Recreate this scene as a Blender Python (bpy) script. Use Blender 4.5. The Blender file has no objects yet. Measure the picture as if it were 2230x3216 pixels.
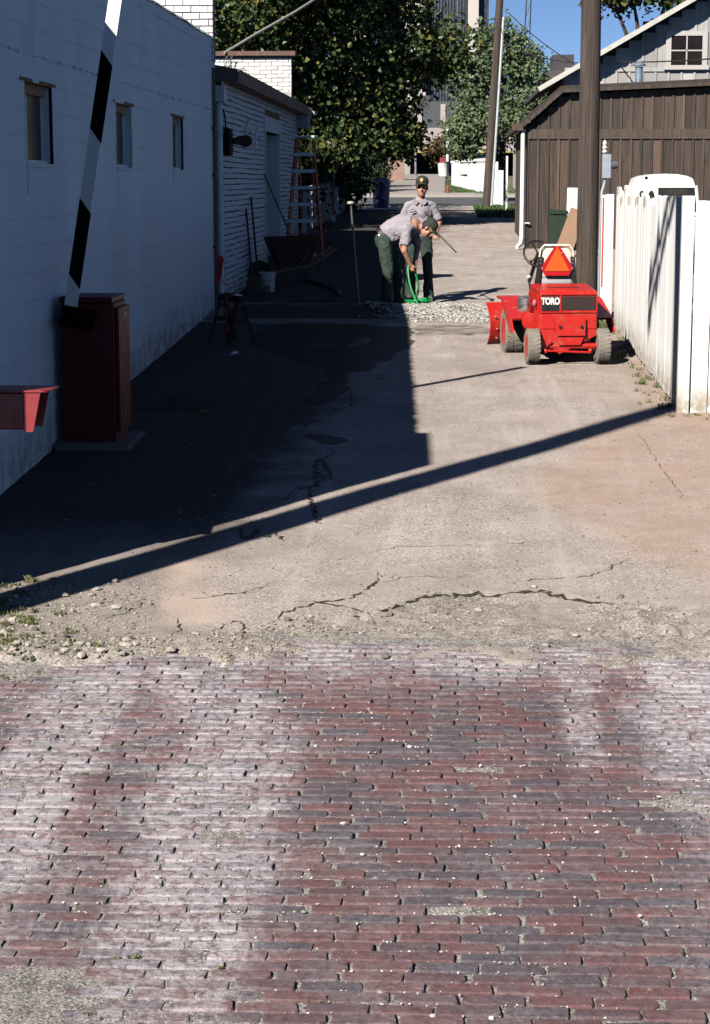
import bpy, bmesh, math, random
import numpy as np
from mathutils import Vector, Matrix, Euler

sc = bpy.context.scene
col = sc.collection
R = math.radians
random.seed(7)
rng = np.random.default_rng(11)

# ------------------------------------------------------------------ camera
cam_d = bpy.data.cameras.new('camera')
cam = bpy.data.objects.new('camera', cam_d)
col.objects.link(cam)
sc.camera = cam
cam_d.sensor_fit = 'VERTICAL'
cam_d.sensor_height = 36.0
cam_d.lens = 67.16
cam_d.clip_start = 0.1
cam_d.clip_end = 3000
cam.location = (0, 0, 2.83)
cam.rotation_euler = (R(90 - 9.815), 0, R(2.727))

# ------------------------------------------------------------------ light
SUN_EL = R(36.0)
SUN_H = Vector((0.53, 0.848, 0)).normalized()          # where shadows fall
world = bpy.data.worlds.new('World')
sc.world = world
world.use_nodes = True
wn = world.node_tree
bg = wn.nodes['Background']
sky = wn.nodes.new('ShaderNodeTexSky')
sky.sky_type = 'NISHITA'
sky.sun_disc = False
sky.sun_elevation = SUN_EL
sky.sun_rotation = R(212)
sky.air_density = 0.40
sky.dust_density = 0.0
sky.ozone_density = 4.5
wn.links.new(sky.outputs[0], bg.inputs['Color'])
bg.inputs['Strength'].default_value = 0.057
sun_d = bpy.data.lights.new('sun', 'SUN')
sun_d.energy = 5.0
sun_d.angle = R(0.5)
sun_d.color = (1.0, 0.93, 0.84)
sun = bpy.data.objects.new('sun', sun_d)
col.objects.link(sun)
sun.rotation_euler = Vector((SUN_H.x * math.cos(SUN_EL), SUN_H.y * math.cos(SUN_EL), -math.sin(SUN_EL))).to_track_quat('-Z', 'Y').to_euler()
sc.view_settings.view_transform = 'Standard'
sc.view_settings.look = 'None'
sc.view_settings.gamma = 1.0
sc.view_settings.exposure = 0.75
sc.cycles.max_bounces = 6
sc.cycles.diffuse_bounces = 0          # slide film: hardly any fill in the shade

# ------------------------------------------------------------------ helpers
KP = [(-60, -2.3), (0, 0), (42, 1.61), (75, 2.05), (130, 3.3), (700, 4.6)]
def gz(Y):
    return float(np.interp(Y, [k[0] for k in KP], [k[1] for k in KP]))

_lat = rng.random((64, 64))
def vnoise(x, y):
    xi = np.floor(x).astype(int); yi = np.floor(y).astype(int)
    fx = x - xi; fy = y - yi
    fx = fx * fx * (3 - 2 * fx); fy = fy * fy * (3 - 2 * fy)
    a = _lat[xi % 64, yi % 64]; b = _lat[(xi + 1) % 64, yi % 64]
    c = _lat[xi % 64, (yi + 1) % 64]; d = _lat[(xi + 1) % 64, (yi + 1) % 64]
    return (a * (1 - fx) + b * fx) * (1 - fy) + (c * (1 - fx) + d * fx) * fy
def fbm(x, y, o=4):
    x = np.asarray(x, float); y = np.asarray(y, float)
    s = 0; amp = .5
    for i in range(o):
        s = s + amp * vnoise(x * 2 ** i + 17.3 * i, y * 2 ** i + 5.1 * i); amp *= .5
    return s / (1 - .5 ** o)

class MB:
    """collects shapes into one mesh"""
    def __init__(s): s.v = []; s.f = []; s.mi = []; s.m = 0
    def add(s, vs, fs):
        o = len(s.v); s.v += [tuple(v) for v in vs]
        s.f += [tuple(i + o for i in f) for f in fs]; s.mi += [s.m] * len(fs)
        return s
    def box(s, c, d, rot=None):
        x, y, z = d[0] / 2, d[1] / 2, d[2] / 2
        vs = [Vector((sx * x, sy * y, sz * z)) for sz in (-1, 1) for sx, sy in ((-1, -1), (1, -1), (1, 1), (-1, 1))]
        if rot is not None:
            m = Euler(rot).to_matrix(); vs = [m @ v for v in vs]
        c = Vector(c)
        return s.add([v + c for v in vs], [(3, 2, 1, 0), (4, 5, 6, 7), (0, 1, 5, 4), (1, 2, 6, 5), (2, 3, 7, 6), (3, 0, 4, 7)])
    def bb(s, x0, x1, y0, y1, z0, z1):
        return s.box(((x0 + x1) / 2, (y0 + y1) / 2, (z0 + z1) / 2), (abs(x1 - x0), abs(y1 - y0), abs(z1 - z0)))
    def bar(s, p0, p1, w, h):
        p0 = Vector(p0); p1 = Vector(p1); d = p1 - p0
        q = d.to_track_quat('Y', 'Z').to_matrix()
        L = d.length / 2; c = (p0 + p1) / 2
        vs = [q @ Vector((sx * w / 2, sy * L, sz * h / 2)) + c for sz in (-1, 1) for sx, sy in ((-1, -1), (1, -1), (1, 1), (-1, 1))]
        return s.add(vs, [(3, 2, 1, 0), (4, 5, 6, 7), (0, 1, 5, 4), (1, 2, 6, 5), (2, 3, 7, 6), (3, 0, 4, 7)])
    def tube(s, pts, rad, n=8, cap=True):
        pts = [Vector(p) for p in pts]
        if not hasattr(rad, '__len__'): rad = [rad] * len(pts)
        vs = []; fs = []; prev = None
        for i, p in enumerate(pts):
            t = (pts[min(i + 1, len(pts) - 1)] - pts[max(i - 1, 0)]).normalized()
            if prev is None:
                a = t.orthogonal().normalized()
            else:
                a = (prev - t * prev.dot(t)).normalized()
            prev = a; b = t.cross(a)
            for k in range(n):
                an = 2 * math.pi * k / n
                vs.append(p + (a * math.cos(an) + b * math.sin(an)) * rad[i])
        for i in range(len(pts) - 1):
            for k in range(n):
                k2 = (k + 1) % n
                fs.append((i * n + k, i * n + k2, (i + 1) * n + k2, (i + 1) * n + k))
        if cap:
            fs.append(tuple(reversed(range(n)))); o = (len(pts) - 1) * n
            fs.append(tuple(o + k for k in range(n)))
        return s.add(vs, fs)
    def ell(s, c, r, rot=None, nu=14, nv=9):
        c = Vector(c); m = Euler(rot).to_matrix() if rot is not None else Matrix.Identity(3)
        vs = [c + m @ Vector((0, 0, -r[2]))]
        for j in range(1, nv):
            ph = -math.pi / 2 + math.pi * j / nv
            for i in range(nu):
                th = 2 * math.pi * i / nu
                vs.append(c + m @ Vector((r[0] * math.cos(ph) * math.cos(th), r[1] * math.cos(ph) * math.sin(th), r[2] * math.sin(ph))))
        vs.append(c + m @ Vector((0, 0, r[2])))
        fs = [(0, 1 + (i + 1) % nu, 1 + i) for i in range(nu)]
        for j in range(nv - 2):
            for i in range(nu):
                a = 1 + j * nu + i; b = 1 + j * nu + (i + 1) % nu
                fs.append((a, b, b + nu, a + nu))
        L = len(vs) - 1; o = 1 + (nv - 2) * nu
        fs += [(o + i, o + (i + 1) % nu, L) for i in range(nu)]
        return s.add(vs, fs)
    def prism(s, poly, ax, a, b):
        """poly: 2d points in the two axes other than ax (cyclic order), extruded from a to b along ax"""
        def mk(p, t):
            if ax == 'x': return (t, p[0], p[1])
            if ax == 'y': return (p[0], t, p[1])
            return (p[0], p[1], t)
        n = len(poly)
        vs = [mk(p, a) for p in poly] + [mk(p, b) for p in poly]
        fs = [tuple(range(n)), tuple(reversed(range(n, 2 * n)))] + [(i, i + n, (i + 1) % n + n, (i + 1) % n) for i in range(n)]
        return s.add(vs, fs)
    def lathe(s, prof, c=(0, 0, 0), axis='z', n=20):
        """prof: list of (radius, height)"""
        c = Vector(c); vs = []; fs = []
        for r, h in prof:
            for k in range(n):
                a = 2 * math.pi * k / n; u, w = r * math.cos(a), r * math.sin(a)
                vs.append(c + Vector({'z': (u, w, h), 'x': (h, u, w), 'y': (w, h, u)}[axis]))
        for i in range(len(prof) - 1):
            for k in range(n):
                k2 = (k + 1) % n
                fs.append((i * n + k, i * n + k2, (i + 1) * n + k2, (i + 1) * n + k))
        fs.append(tuple(reversed(range(n)))); o = (len(prof) - 1) * n
        fs.append(tuple(o + k for k in range(n)))
        return s.add(vs, fs)
    def build(s, name, mats, parent=None, bevel=0, smooth=None, loc=None, rot=None, seg=1, fixn=True):
        me = bpy.data.meshes.new(name)
        me.from_pydata(s.v, [], s.f)
        if not isinstance(mats, (list, tuple)): mats = [mats]
        for m in mats: me.materials.append(m)
        if len(mats) > 1: me.polygons.foreach_set('material_index', s.mi)
        if bevel or fixn:
            bm = bmesh.new(); bm.from_mesh(me)
            if fixn: bmesh.ops.recalc_face_normals(bm, faces=bm.faces)
            if bevel:
                ed = [e for e in bm.edges if len(e.link_faces) == 2 and e.calc_face_angle(0) > .6]
                bmesh.ops.bevel(bm, geom=ed, offset=bevel, segments=seg, affect='EDGES', profile=.5, clamp_overlap=True)
            bm.to_mesh(me); bm.free()
        if smooth: me.shade_smooth() if smooth is True else smooth_angle(me, smooth)
        o = bpy.data.objects.new(name, me); col.objects.link(o)
        if parent: o.parent = parent
        if loc is not None: o.location = loc
        if rot is not None: o.rotation_euler = rot
        return o

def smooth_angle(me, deg):
    me.shade_smooth()
    bm = bmesh.new(); bm.from_mesh(me)
    for e in bm.edges:
        if len(e.link_faces) == 2 and e.calc_face_angle(0) > R(deg): e.smooth = False
    bm.to_mesh(me); bm.free()

def tag(o, label=None, cat=None, group=None, kind=None):
    if label: o['label'] = label
    if cat: o['category'] = cat
    if group: o['group'] = group
    if kind: o['kind'] = kind
    return o
def thing(name, label, cat, loc=(0, 0, 0), rz=0, group=None):
    o = bpy.data.objects.new(name, None); col.objects.link(o)
    o.empty_display_size = .2
    o.location = loc; o.rotation_euler = (0, 0, rz)
    return tag(o, label, cat, group)
def copy_obj(src, parent=None, loc=None, rot=None):
    c = src.copy(); col.objects.link(c); c.parent = parent
    if loc is not None: c.location = loc
    if rot is not None: c.rotation_euler = rot
    return c
def raw_mesh(name, verts, faces, k, mat, parent=None, smooth=False, attrs=None):
    """fast numpy mesh: verts (n,3), faces (m,k)"""
    me = bpy.data.meshes.new(name)
    nv, nf = len(verts), len(faces)
    me.vertices.add(nv); me.vertices.foreach_set('co', np.asarray(verts, np.float32).ravel())
    me.loops.add(nf * k); me.loops.foreach_set('vertex_index', np.asarray(faces, np.int32).ravel())
    me.polygons.add(nf); me.polygons.foreach_set('loop_start', np.arange(0, nf * k, k, dtype=np.int32))
    me.update(calc_edges=True)
    me.polygons.foreach_set('use_smooth', np.full(nf, smooth, dtype=bool))
    me.materials.append(mat)
    for an, arr in (attrs or {}).items():
        a = me.attributes.new(an, 'FLOAT_COLOR', 'POINT')
        a.data.foreach_set('color', np.asarray(arr, np.float32).ravel())
    o = bpy.data.objects.new(name, me); col.objects.link(o)
    if parent: o.parent = parent
    return o

# ------------------------------------------------------------------ material helpers
class NT:
    def __init__(s, name):
        s.mat = bpy.data.materials.new(name); s.mat.use_nodes = True
        s.t = s.mat.node_tree; s.b = s.t.nodes['Principled BSDF']
        s.out = s.t.nodes['Material Output']
        s.pos = s.t.nodes.new('ShaderNodeNewGeometry').outputs['Position']
    def new(s, ty, **kw):
        n = s.t.nodes.new(ty)
        for k, v in kw.items(): setattr(n, k, v)
        return n
    def link(s, a, b): s.t.links.new(a, b)
    def put(s, sock, v):
        if hasattr(v, 'is_output'): s.t.links.new(v, sock)
        elif isinstance(v, (tuple, list)) and len(v) == 3 and sock.type == 'RGBA': sock.default_value = (*v, 1)
        else: sock.default_value = v
    def noise(s, scale, detail=4, rough=.55, vec=None, dist=0):
        n = s.new('ShaderNodeTexNoise'); n.inputs['Scale'].default_value = scale
        n.inputs['Detail'].default_value = detail; n.inputs['Roughness'].default_value = rough
        n.inputs['Distortion'].default_value = dist
        s.link(vec if vec is not None else s.pos, n.inputs['Vector']); return n.outputs['Fac']
    def voro(s, scale, feat='F1', vec=None, out='Distance'):
        n = s.new('ShaderNodeTexVoronoi', feature=feat); n.inputs['Scale'].default_value = scale
        s.link(vec if vec is not None else s.pos, n.inputs['Vector']); return n.outputs[out]
    def map(s, v, a, b, c=0., d=1.):
        n = s.new('ShaderNodeMapRange', interpolation_type='SMOOTHSTEP'); s.put(n.inputs[0], v)
        for i, q in enumerate((a, b, c, d)): n.inputs[i + 1].default_value = q
        return n.outputs[0]
    def math(s, op, a, b=0.):
        n = s.new('ShaderNodeMath', operation=op); s.put(n.inputs[0], a); s.put(n.inputs[1], b); return n.outputs[0]
    def mix(s, f, a, b, ty='MIX'):
        n = s.new('ShaderNodeMix', data_type='RGBA', blend_type=ty)
        s.put(n.inputs[0], f); s.put(n.inputs[6], a); s.put(n.inputs[7], b); return n.outputs[2]
    def ramp(s, f, stops):
        n = s.new('ShaderNodeValToRGB'); s.put(n.inputs[0], f)
        e = n.color_ramp.elements
        while len(e) < len(stops): e.new(.5)
        for i, (p, c) in enumerate(stops):
            e[i].position = p; e[i].color = (*c, 1) if len(c) == 3 else c
        return n.outputs[0]
    def scaled(s, sx, sy, sz):
        n = s.new('ShaderNodeVectorMath', operation='MULTIPLY'); s.link(s.pos, n.inputs[0]); n.inputs[1].default_value = (sx, sy, sz)
        return n.outputs[0]
    def xyz(s):
        n = s.new('ShaderNodeSeparateXYZ'); s.link(s.pos, n.inputs[0]); return n.outputs
    def bump(s, h, strength=.3, dist=.01, prev=None):
        n = s.new('ShaderNodeBump'); n.inputs['Strength'].default_value = strength; n.inputs['Distance'].default_value = dist
        s.link(h, n.inputs['Height'])
        if prev is not None: s.link(prev, n.inputs['Normal'])
        return n.outputs[0]
    def done(s, colr, rough=.8, normal=None, metal=0., spec=None, trans=None):
        s.put(s.b.inputs['Base Color'], colr); s.put(s.b.inputs['Roughness'], rough)
        s.put(s.b.inputs['Metallic'], metal)
        if spec is not None: s.put(s.b.inputs['Specular IOR Level'], spec)
        if normal is not None: s.link(normal, s.b.inputs['Normal'])
        return s.mat
def sh(c, k): return tuple(min(1, max(0, v * k)) for v in c)
_mc = {}
def M(name, c, rough=.7, var=.18, scale=6, bump=.15, bscale=60, metal=0., dirt=None, damt=.5, dscale=2.5, spec=None, stretch=None, bd=.004):
    """general worn surface: base colour with mottling, optional dirt patches and fine relief"""
    if name in _mc: return _mc[name]
    n = NT(name)
    v = n.scaled(*stretch) if stretch else None
    f = n.noise(scale, 6, .6, v)
    cc = n.ramp(f, [(.25, sh(c, 1 - var)), (.75, sh(c, 1 + var))])
    if dirt:
        d = n.map(n.noise(dscale, 8, .65, v), .5, .72)
        cc = n.mix(n.math('MULTIPLY', d, damt), cc, dirt)
    nm = n.bump(n.noise(bscale, 5, .6, v), bump, bd) if bump else None
    rr = n.map(n.noise(scale * 2.3, 4, .6), .3, .7, max(.03, rough - .1), min(1, rough + .1))
    _mc[name] = n.done(cc, rr, nm, metal, spec)
    return _mc[name]
# ================================================================== SETTING
# ------------------------------------------------------------------ wide ground sheet
def mat_ground():
    n = NT('yard_soil')
    c = n.ramp(n.noise(.8, 8, .65), [(.3, (.12, .10, .07)), (.7, (.24, .20, .15))])
    g = n.map(n.noise(.35, 6, .6), .42, .6)
    c = n.mix(g, c, n.ramp(n.noise(14, 4), [(.3, (.03, .05, .015)), (.7, (.08, .11, .03))]))
    return n.done(c, .95, n.bump(n.noise(25, 6), .6, .03))
ys = [-60, -30, -10, 0, 10, 20, 30, 42, 60, 75, 90, 110, 130, 200, 400, 700]
xs = [-400, -120, -40, -15, -5, 0, 5, 15, 40, 120, 400]
gv = [(x, y, gz(y) - .10) for y in ys for x in xs]
gf = [(j * 11 + i, j * 11 + i + 1, (j + 1) * 11 + i + 1, (j + 1) * 11 + i) for j in range(len(ys) - 1) for i in range(10)]
g = raw_mesh('ground', gv, gf, 4, mat_ground()); tag(g, kind='structure')

# ------------------------------------------------------------------ alley pavement: one sheet with relief
EDGE = [(-3.6, 9.55), (-1.9, 9.75), (-1.19, 10.03), (-0.96, 10.33), (-0.71, 10.47), (-0.39, 10.55), (-0.26, 10.77), (-0.12, 11.03), (0.11, 11.16), (0.35, 11.16), (0.58, 11.21), (0.85, 11.0), (1.12, 10.9), (1.47, 10.77), (2.2, 10.6), (5, 10.5)]
WET1 = [(-2.31, 25.1), (-1.67, 25.33), (-1.23, 25.13), (-0.45, 25.16), (-0.39, 23.05), (-0.6, 21.87), (-0.86, 20.8), (-1.04, 20.79), (-1.01, 19.56), (-1.11, 18.47), (-1.25, 18.24), (-1.41, 18.34), (-1.32, 19.43), (-1.27, 20.22), (-1.34, 20.92), (-1.56, 21.21), (-1.76, 21.67), (-2.06, 22.31), (-2.28, 22.64), (-2.45, 23.9)]
DRY = [[(-1.68, 22.83), (-1.3, 23.38), (-1.26, 23.02), (-1.4, 22.58)], [(-1.2, 22.76), (-1.14, 23.38), (-0.94, 23.79), (-0.92, 23.12)]]
WET2 = [(-1.36, 16.76), (-1.13, 16.7), (-1.0, 16.61), (-0.85, 16.34), (-0.94, 16.16), (-1.0, 16.07), (-1.12, 16.24), (-1.23, 16.55)]
WET3 = [(-.4, 25.3), (.3, 25.3), (.75, 24.6), (.5, 24.2), (-.1, 23.9), (-.4, 24.0)]
WET4 = [(-3.1, 18.2), (-2.7, 18.7), (-2.2, 18.5), (-2.4, 17.9), (-2.9, 17.8)]
TAN = [(2.6, 18.3), (1.88, 17.5), (1.41, 16.9), (0.93, 15.84), (0.75, 13.97), (1.06, 12.6), (1.32, 12.05), (1.6, 11.3), (4, 11), (5, 18)]
DUST = [(-1.84, 12.03), (-1.39, 11.75), (-1.5, 11.28), (-1.3, 10.9), (-1.2, 10.41), (-1.5, 10.3), (-1.72, 10.7), (-1.66, 11.3)]
GRAVL = [(-2.7, 11.1), (-2.02, 11.3), (-1.72, 10.97), (-1.59, 10.34), (-1.71, 9.8), (-2.09, 9.7), (-2.7, 9.9)]
def inside(poly, X, Y):
    r = np.zeros(X.shape, bool); n = len(poly)
    for i in range(n):
        x1, y1 = poly[i]; x2, y2 = poly[(i + 1) % n]
        c = ((y1 > Y) != (y2 > Y)) & (X < (x2 - x1) * (Y - y1) / (y2 - y1 + 1e-12) + x1)
        r ^= c
    return r
def edge_y(X):
    e = np.interp(X, [p[0] for p in EDGE], [p[1] for p in EDGE])
    return e + .10 * (fbm(X * 7, X * 0 + 3.3, 4) - .5) + .10 * (fbm(X * 1.7, X * 0 + 8, 2) - .5)
def gzv(Y): return np.interp(Y, [k[0] for k in KP], [k[1] for k in KP])
def sstep(a, b, x):
    t = np.clip((x - a) / (b - a), 0, 1); return t * t * (3 - 2 * t)
def pave_h(X, Y):
    X = np.asarray(X, float); Y = np.asarray(Y, float)
    h = gzv(Y) + .03 * (fbm(X * .5, Y * .35, 3) - .5) + .006 * (fbm(X * 6, Y * 6, 3) - .5)
    ed = edge_y(X)
    rub = 1 - sstep(-.015, .03, Y - ed)                       # below the broken lip
    h = h - rub * (.035 + .0 * X)
    h = h + rub * (.05 * (fbm(X * 5, Y * 5, 4) - .5) + .032 * (fbm(X * 18, Y * 18, 3) - .5)) + rub * .020
    # step is crisp only between x -.7 and 1.2
    soft = sstep(-1.2, -.5, X) * (1 - sstep(1.0, 1.5, X))
    h = h + rub * (1 - soft) * .012
    # lumps of broken paving at the right
    lump = np.exp(-(((X - 1.25) / .45) ** 2 + ((Y - 10.35) / .4) ** 2))
    h = h + lump * .13 * (fbm(X * 9, Y * 9, 3) - .45)
    # dips below the bricks towards the viewer
    nb = 9.58 + .62 * (fbm(X * 1.5, Y * 0 + 1.5, 4) - .5) + .22 * (fbm(X * 9, Y * 9, 3) - .5)
    h = h - .10 * (1 - sstep(-.28, .06, Y - nb))
    h = h + .034 * sstep(-.02, .12, Y - nb) * (1 - sstep(.22, .62, Y - nb)) * (.6 + .8 * fbm(X * 4, Y * 4, 3))
    # spoil trench where the men work
    tr = np.exp(-((Y - 28.6) / .5) ** 2) * sstep(-3.2, -2.6, X)
    h = h - .05 * tr * (fbm(X * 2, Y * 2, 2) > .42)
    return h
Xl = np.arange(-3.5, 5.01, .03)
Yl = np.concatenate([np.arange(9.0, 14, .03), np.arange(14, 27, .06), np.arange(27, 63.2, .25)])
XX, YY = np.meshgrid(Xl, Yl)
HH = pave_h(XX, YY)
wx = XX + .22 * (fbm(XX * 3, YY * 3, 4) - .5); wy = YY + .45 * (fbm(XX * 3 + 9, YY * 3, 4) - .5)
wet_shade = (inside(WET1, wx, wy) & ~inside(DRY[0], wx, wy) & ~inside(DRY[1], wx, wy)) | inside(WET2, wx, wy) | inside(WET4, wx, wy)
wet_shade = wet_shade.astype(float) + .45 * inside(WET3, wx, wy)
tan_ = np.clip(inside(TAN, XX + .8 * (fbm(XX * 1.2, YY * 1.2, 4) - .5), YY + 1.6 * (fbm(XX * 1.2 + 4, YY * 1.2, 4) - .5)) * 1.0, 0, 1)
tan_ = np.maximum(tan_ * .85, sstep(1.6, 2.2, XX) * .8)
dust = inside(DUST, wx, wy).astype(float)
rub = 1 - sstep(-.02, .05, YY - edge_y(XX))
rub = np.maximum(rub, inside(GRAVL, wx, wy) * .9)
rub = np.maximum(rub, ((YY > 25.3 + .3 * fbm(XX * 3, YY * 2, 2)) & (YY < 28.2)) * .9)
# blur the masks a little so they are not cut out
def blur(a, k=2):
    for _ in range(k):
        a = (a + np.roll(a, 1, 0) + np.roll(a, -1, 0) + np.roll(a, 1, 1) + np.roll(a, -1, 1)) / 5
    return a
mk = np.stack([blur(tan_, 16), blur(dust, 8), rub, blur(wet_shade, 1)], -1).reshape(-1, 4)
nx, ny = len(Xl), len(Yl)
ii, jj = np.meshgrid(np.arange(nx - 1), np.arange(ny - 1))
b0 = (jj * nx + ii).ravel()
pf = np.stack([b0, b0 + 1, b0 + nx + 1, b0 + nx], 1)
def mat_pave():
    n = NT('old_concrete')
    at = n.new('ShaderNodeVertexColor', layer_name='mk')
    sp = n.new('ShaderNodeSeparateColor'); n.link(at.outputs[0], sp.inputs[0])
    tan_, dust, rub, wet_shade = sp.outputs[0], sp.outputs[1], sp.outputs[2], at.outputs['Alpha']
    x, y, z = n.xyz()
    c = n.ramp(n.noise(1.6, 9, .65), [(.28, (.27, .228, .205)), (.5, (.365, .312, .285)), (.72, (.46, .40, .37))])
    # long wheel polished streaks along the alley
    st = n.noise(2.2, 5, .6, n.scaled(2.2, .13, 0))
    c = n.mix(n.map(st, .48, .70, 0, .6), c, (.48, .425, .395))
    c = n.mix(n.map(n.noise(3.1, 6, .65, n.scaled(1.6, .22, 0)), .55, .72, 0, .5), c, (.27, .235, .21))
    # exposed aggregate: pale and dark grains
    v = n.voro(95, out='Color')
    vs = n.new('ShaderNodeSeparateColor'); n.link(v, vs.inputs[0])
    zone = n.map(n.noise(.9, 4), .35, .6, .15, 1)
    c = n.mix(n.math('MULTIPLY', n.map(vs.outputs[0], .80, .9, 0, .65), zone), c, (.62, .58, .50))
    c = n.mix(n.math('MULTIPLY', n.map(vs.outputs[1], .84, .93, 0, .7), zone), c, (.12, .10, .085))
    # grey asphalt-like worn areas
    c = n.mix(n.map(n.noise(.55, 7, .6), .52, .66, 0, .45), c, (.26, .23, .205))
    # older dark asphalt on the left, painted darker still where the shade lies
    asp_shade = n.map(n.math('ADD', n.math('ADD', x, n.math('MULTIPLY', y, -.035)), n.math('MULTIPLY', n.noise(.8, 7, .65), 1.4)), -.75, -1.45)
    c = n.mix(n.math('MULTIPLY', asp_shade, n.map(y, 11.5, 13.5, .3, .95)), c, n.ramp(n.noise(30, 6, .7), [(.35, (.030, .028, .027)), (.6, (.075, .07, .066)), (.75, (.24, .22, .21))]))
    # oil and dirt specks
    c = n.mix(n.map(n.noise(7, 8, .7), .62, .73, 0, .6), c, (.16, .13, .105))
    c = n.mix(n.map(n.noise(24, 6, .75), .60, .70, 0, .5), c, (.52, .48, .43))
    tn = n.math('MULTIPLY', tan_, n.map(n.noise(1.9, 10, .7), .34, .66, .25, .85))
    c = n.mix(tn, c, n.ramp(n.noise(5, 6), [(.3, (.36, .245, .172)), (.7, (.44, .325, .25))]))
    du = n.math('MULTIPLY', dust, n.map(n.noise(4, 6), .3, .6, .3, .9))
    c = n.mix(du, c, (.47, .38, .32))
    # rubble, sand and grit
    gr = n.ramp(n.noise(6, 8, .7), [(.28, (.155, .135, .118)), (.5, (.28, .248, .222)), (.75, (.40, .362, .33))])
    gr = n.mix(n.map(vs.outputs[2], .72, .85, 0, .7), gr, (.48, .45, .41))
    gr = n.mix(n.map(vs.outputs[0], .8, .9, 0, .7), gr, (.09, .075, .06))
    gr = n.mix(n.map(n.noise(1.7, 5), .5, .62, 0, .7), gr, (.33, .285, .255))
    c = n.mix(rub, c, gr)
    wetn = n.map(n.math('ADD', wet_shade, n.math('MULTIPLY', n.math('SUBTRACT', n.noise(5, 6), .5), .5)), .3, .6)
    c = n.mix(wetn, c, n.mix(.78, c, (.008, .007, .007)))
    rgh = n.map(wetn, 0, 1, .9, .75)
    nb = n.bump(n.noise(38, 7, .7), .55, .012)
    nb = n.bump(n.voro(110), n.map(rub, 0, 1, .25, .6) if False else .35, .006, nb)
    return n.done(c, rgh, nb, spec=.12)
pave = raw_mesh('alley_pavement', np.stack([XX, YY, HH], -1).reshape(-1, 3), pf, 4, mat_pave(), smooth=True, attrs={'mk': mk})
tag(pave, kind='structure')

# cracks: jagged open joints filled with dark grit, laid over the sheet
CR = [([(-0.97, 16.07), (-0.93, 15.72), (-0.99, 15.47), (-1.05, 15.31), (-1.02, 14.85), (-0.98, 14.63), (-0.98, 14.27), (-1.14, 14.06), (-1.14, 13.79), (-1.23, 13.63), (-1.39, 13.56)], .05),
 ([(-0.96, 15.64), (-1.01, 15.31), (-0.94, 15.08), (-0.89, 14.63), (-0.85, 14.49), (-0.73, 14.42)], .05),
 ([(-1.02, 15.2), (-.93, 15.0), (-.99, 14.8), (-.92, 14.55), (-.97, 14.3)], .045),
 ([(-0.98, 14.27), (-1.01, 14.13), (-1.0, 13.86), (-0.95, 13.54), (-0.88, 13.18), (-0.86, 12.89)], .03),
 ([(-1.41, 18.34), (-1.44, 18.12), (-1.37, 17.48), (-1.39, 17.07), (-1.5, 16.22)], .05),
 ([(-0.98, 19.69), (-0.91, 18.25), (-1.02, 18.02), (-1.11, 17.64)], .03),
 ([(-1.21, 17.54), (-1.25, 17.18), (-1.27, 16.88)], .05), ([(-0.78, 20.3), (-0.7, 20.1), (-0.56, 20.08)], .06),
 ([(-1.39, 12.81), (-1.28, 12.87), (-1.26, 12.7), (-1.31, 12.48), (-1.37, 12.59), (-1.39, 12.81)], .06),
 ([(-1.33, 12.48), (-1.19, 12.54), (-1.14, 12.65), (-1.06, 12.43)], .04),
 ([(-2.92, 15.69), (-2.39, 15.74), (-1.87, 15.85), (-0.8, 15.88)], .018), ([(-2.96, 17.91), (-2.67, 18.94), (-2.21, 18.85), (-1.59, 18.98)], .025),
 ([(-0.96, 10.33), (-0.9, 10.64), (-0.71, 10.86), (-0.55, 10.94), (-0.41, 11.33), (-0.42, 11.65)], .03), ([(-1.55, 10.83), (-1.41, 10.91), (-1.2, 11.06), (-1.03, 11.3)], .02),
 ([(-1.3, 10.09), (-1.23, 10.35), (-1.13, 10.42), (-1.07, 9.85)], .02), ([(0.2, 11.35), (0.89, 11.54), (1.0, 11.71), (1.23, 12.06)], .014),
 ([(1.68, 17.33), (1.73, 15.15), (1.76, 13.56)], .006), ([(-0.92, 10.85), (-0.77, 10.89), (-0.63, 10.79), (-0.48, 10.69), (-0.39, 10.55)], .025),
 ([(-.87, 12.93), (-.93, 13.24), (-.88, 13.46)], .02), ([(-.7, 11.9), (-.3, 12.3), (.3, 12.35), (1.0, 12.6)], .010), ([(-1.9, 10.4), (-1.75, 10.7), (-1.8, 11.0)], .018),
 ([(-1.5, 9.95), (-1.45, 10.25), (-1.5, 10.5)], .016), ([(-.45, 11.3), (-.2, 11.5), (.2, 11.48)], .012), ([(-.6, 10.2), (-.4, 10.35), (-.3, 10.3)], .018)]
crackm = M('crack_grit', (.035, .028, .022), .95, .3, 20, .5, 80)
def crack(pts, w):
    P = []
    for (a, b), (c, d) in zip(pts, pts[1:]):
        k = max(2, int(math.hypot(c - a, d - b) / .035))
        for i in range(k):
            t = i / k; P.append((a + (c - a) * t, b + (d - b) * t))
    P.append(pts[-1])
    P = [(x + random.uniform(-1, 1) * .018, (float(edge_y(np.array(x))) - .02 if w == .075 else y) + random.uniform(-1, 1) * .025) for x, y in P]
    vs = []; N = len(P)
    for i, (x, y) in enumerate(P):
        q, p = P[min(i + 1, N - 1)], P[max(i - 1, 0)]
        tx, ty = q[0] - p[0], q[1] - p[1]; l = math.hypot(tx, ty) + 1e-9
        e = min(1, 4 * min(i + .15, N - 1 - i + .15) / N)
        ww = w * e * random.choice((.12, .3, .5, .8, 1, 1.2)) * .5 * (.6 if w == .075 else 1)
        nx_, ny_ = -ty / l * ww, tx / l * ww
        for s in (-1, 1):
            X_, Y_ = x + s * nx_, y + s * ny_
            vs.append((X_, Y_, float(pave_h(X_, Y_)) + .005))
    m = MB(); m.add(vs, [(2 * i, 2 * i + 1, 2 * i + 3, 2 * i + 2) for i in range(N - 1)])
    return m.build('crack', crackm, pave)
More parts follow.
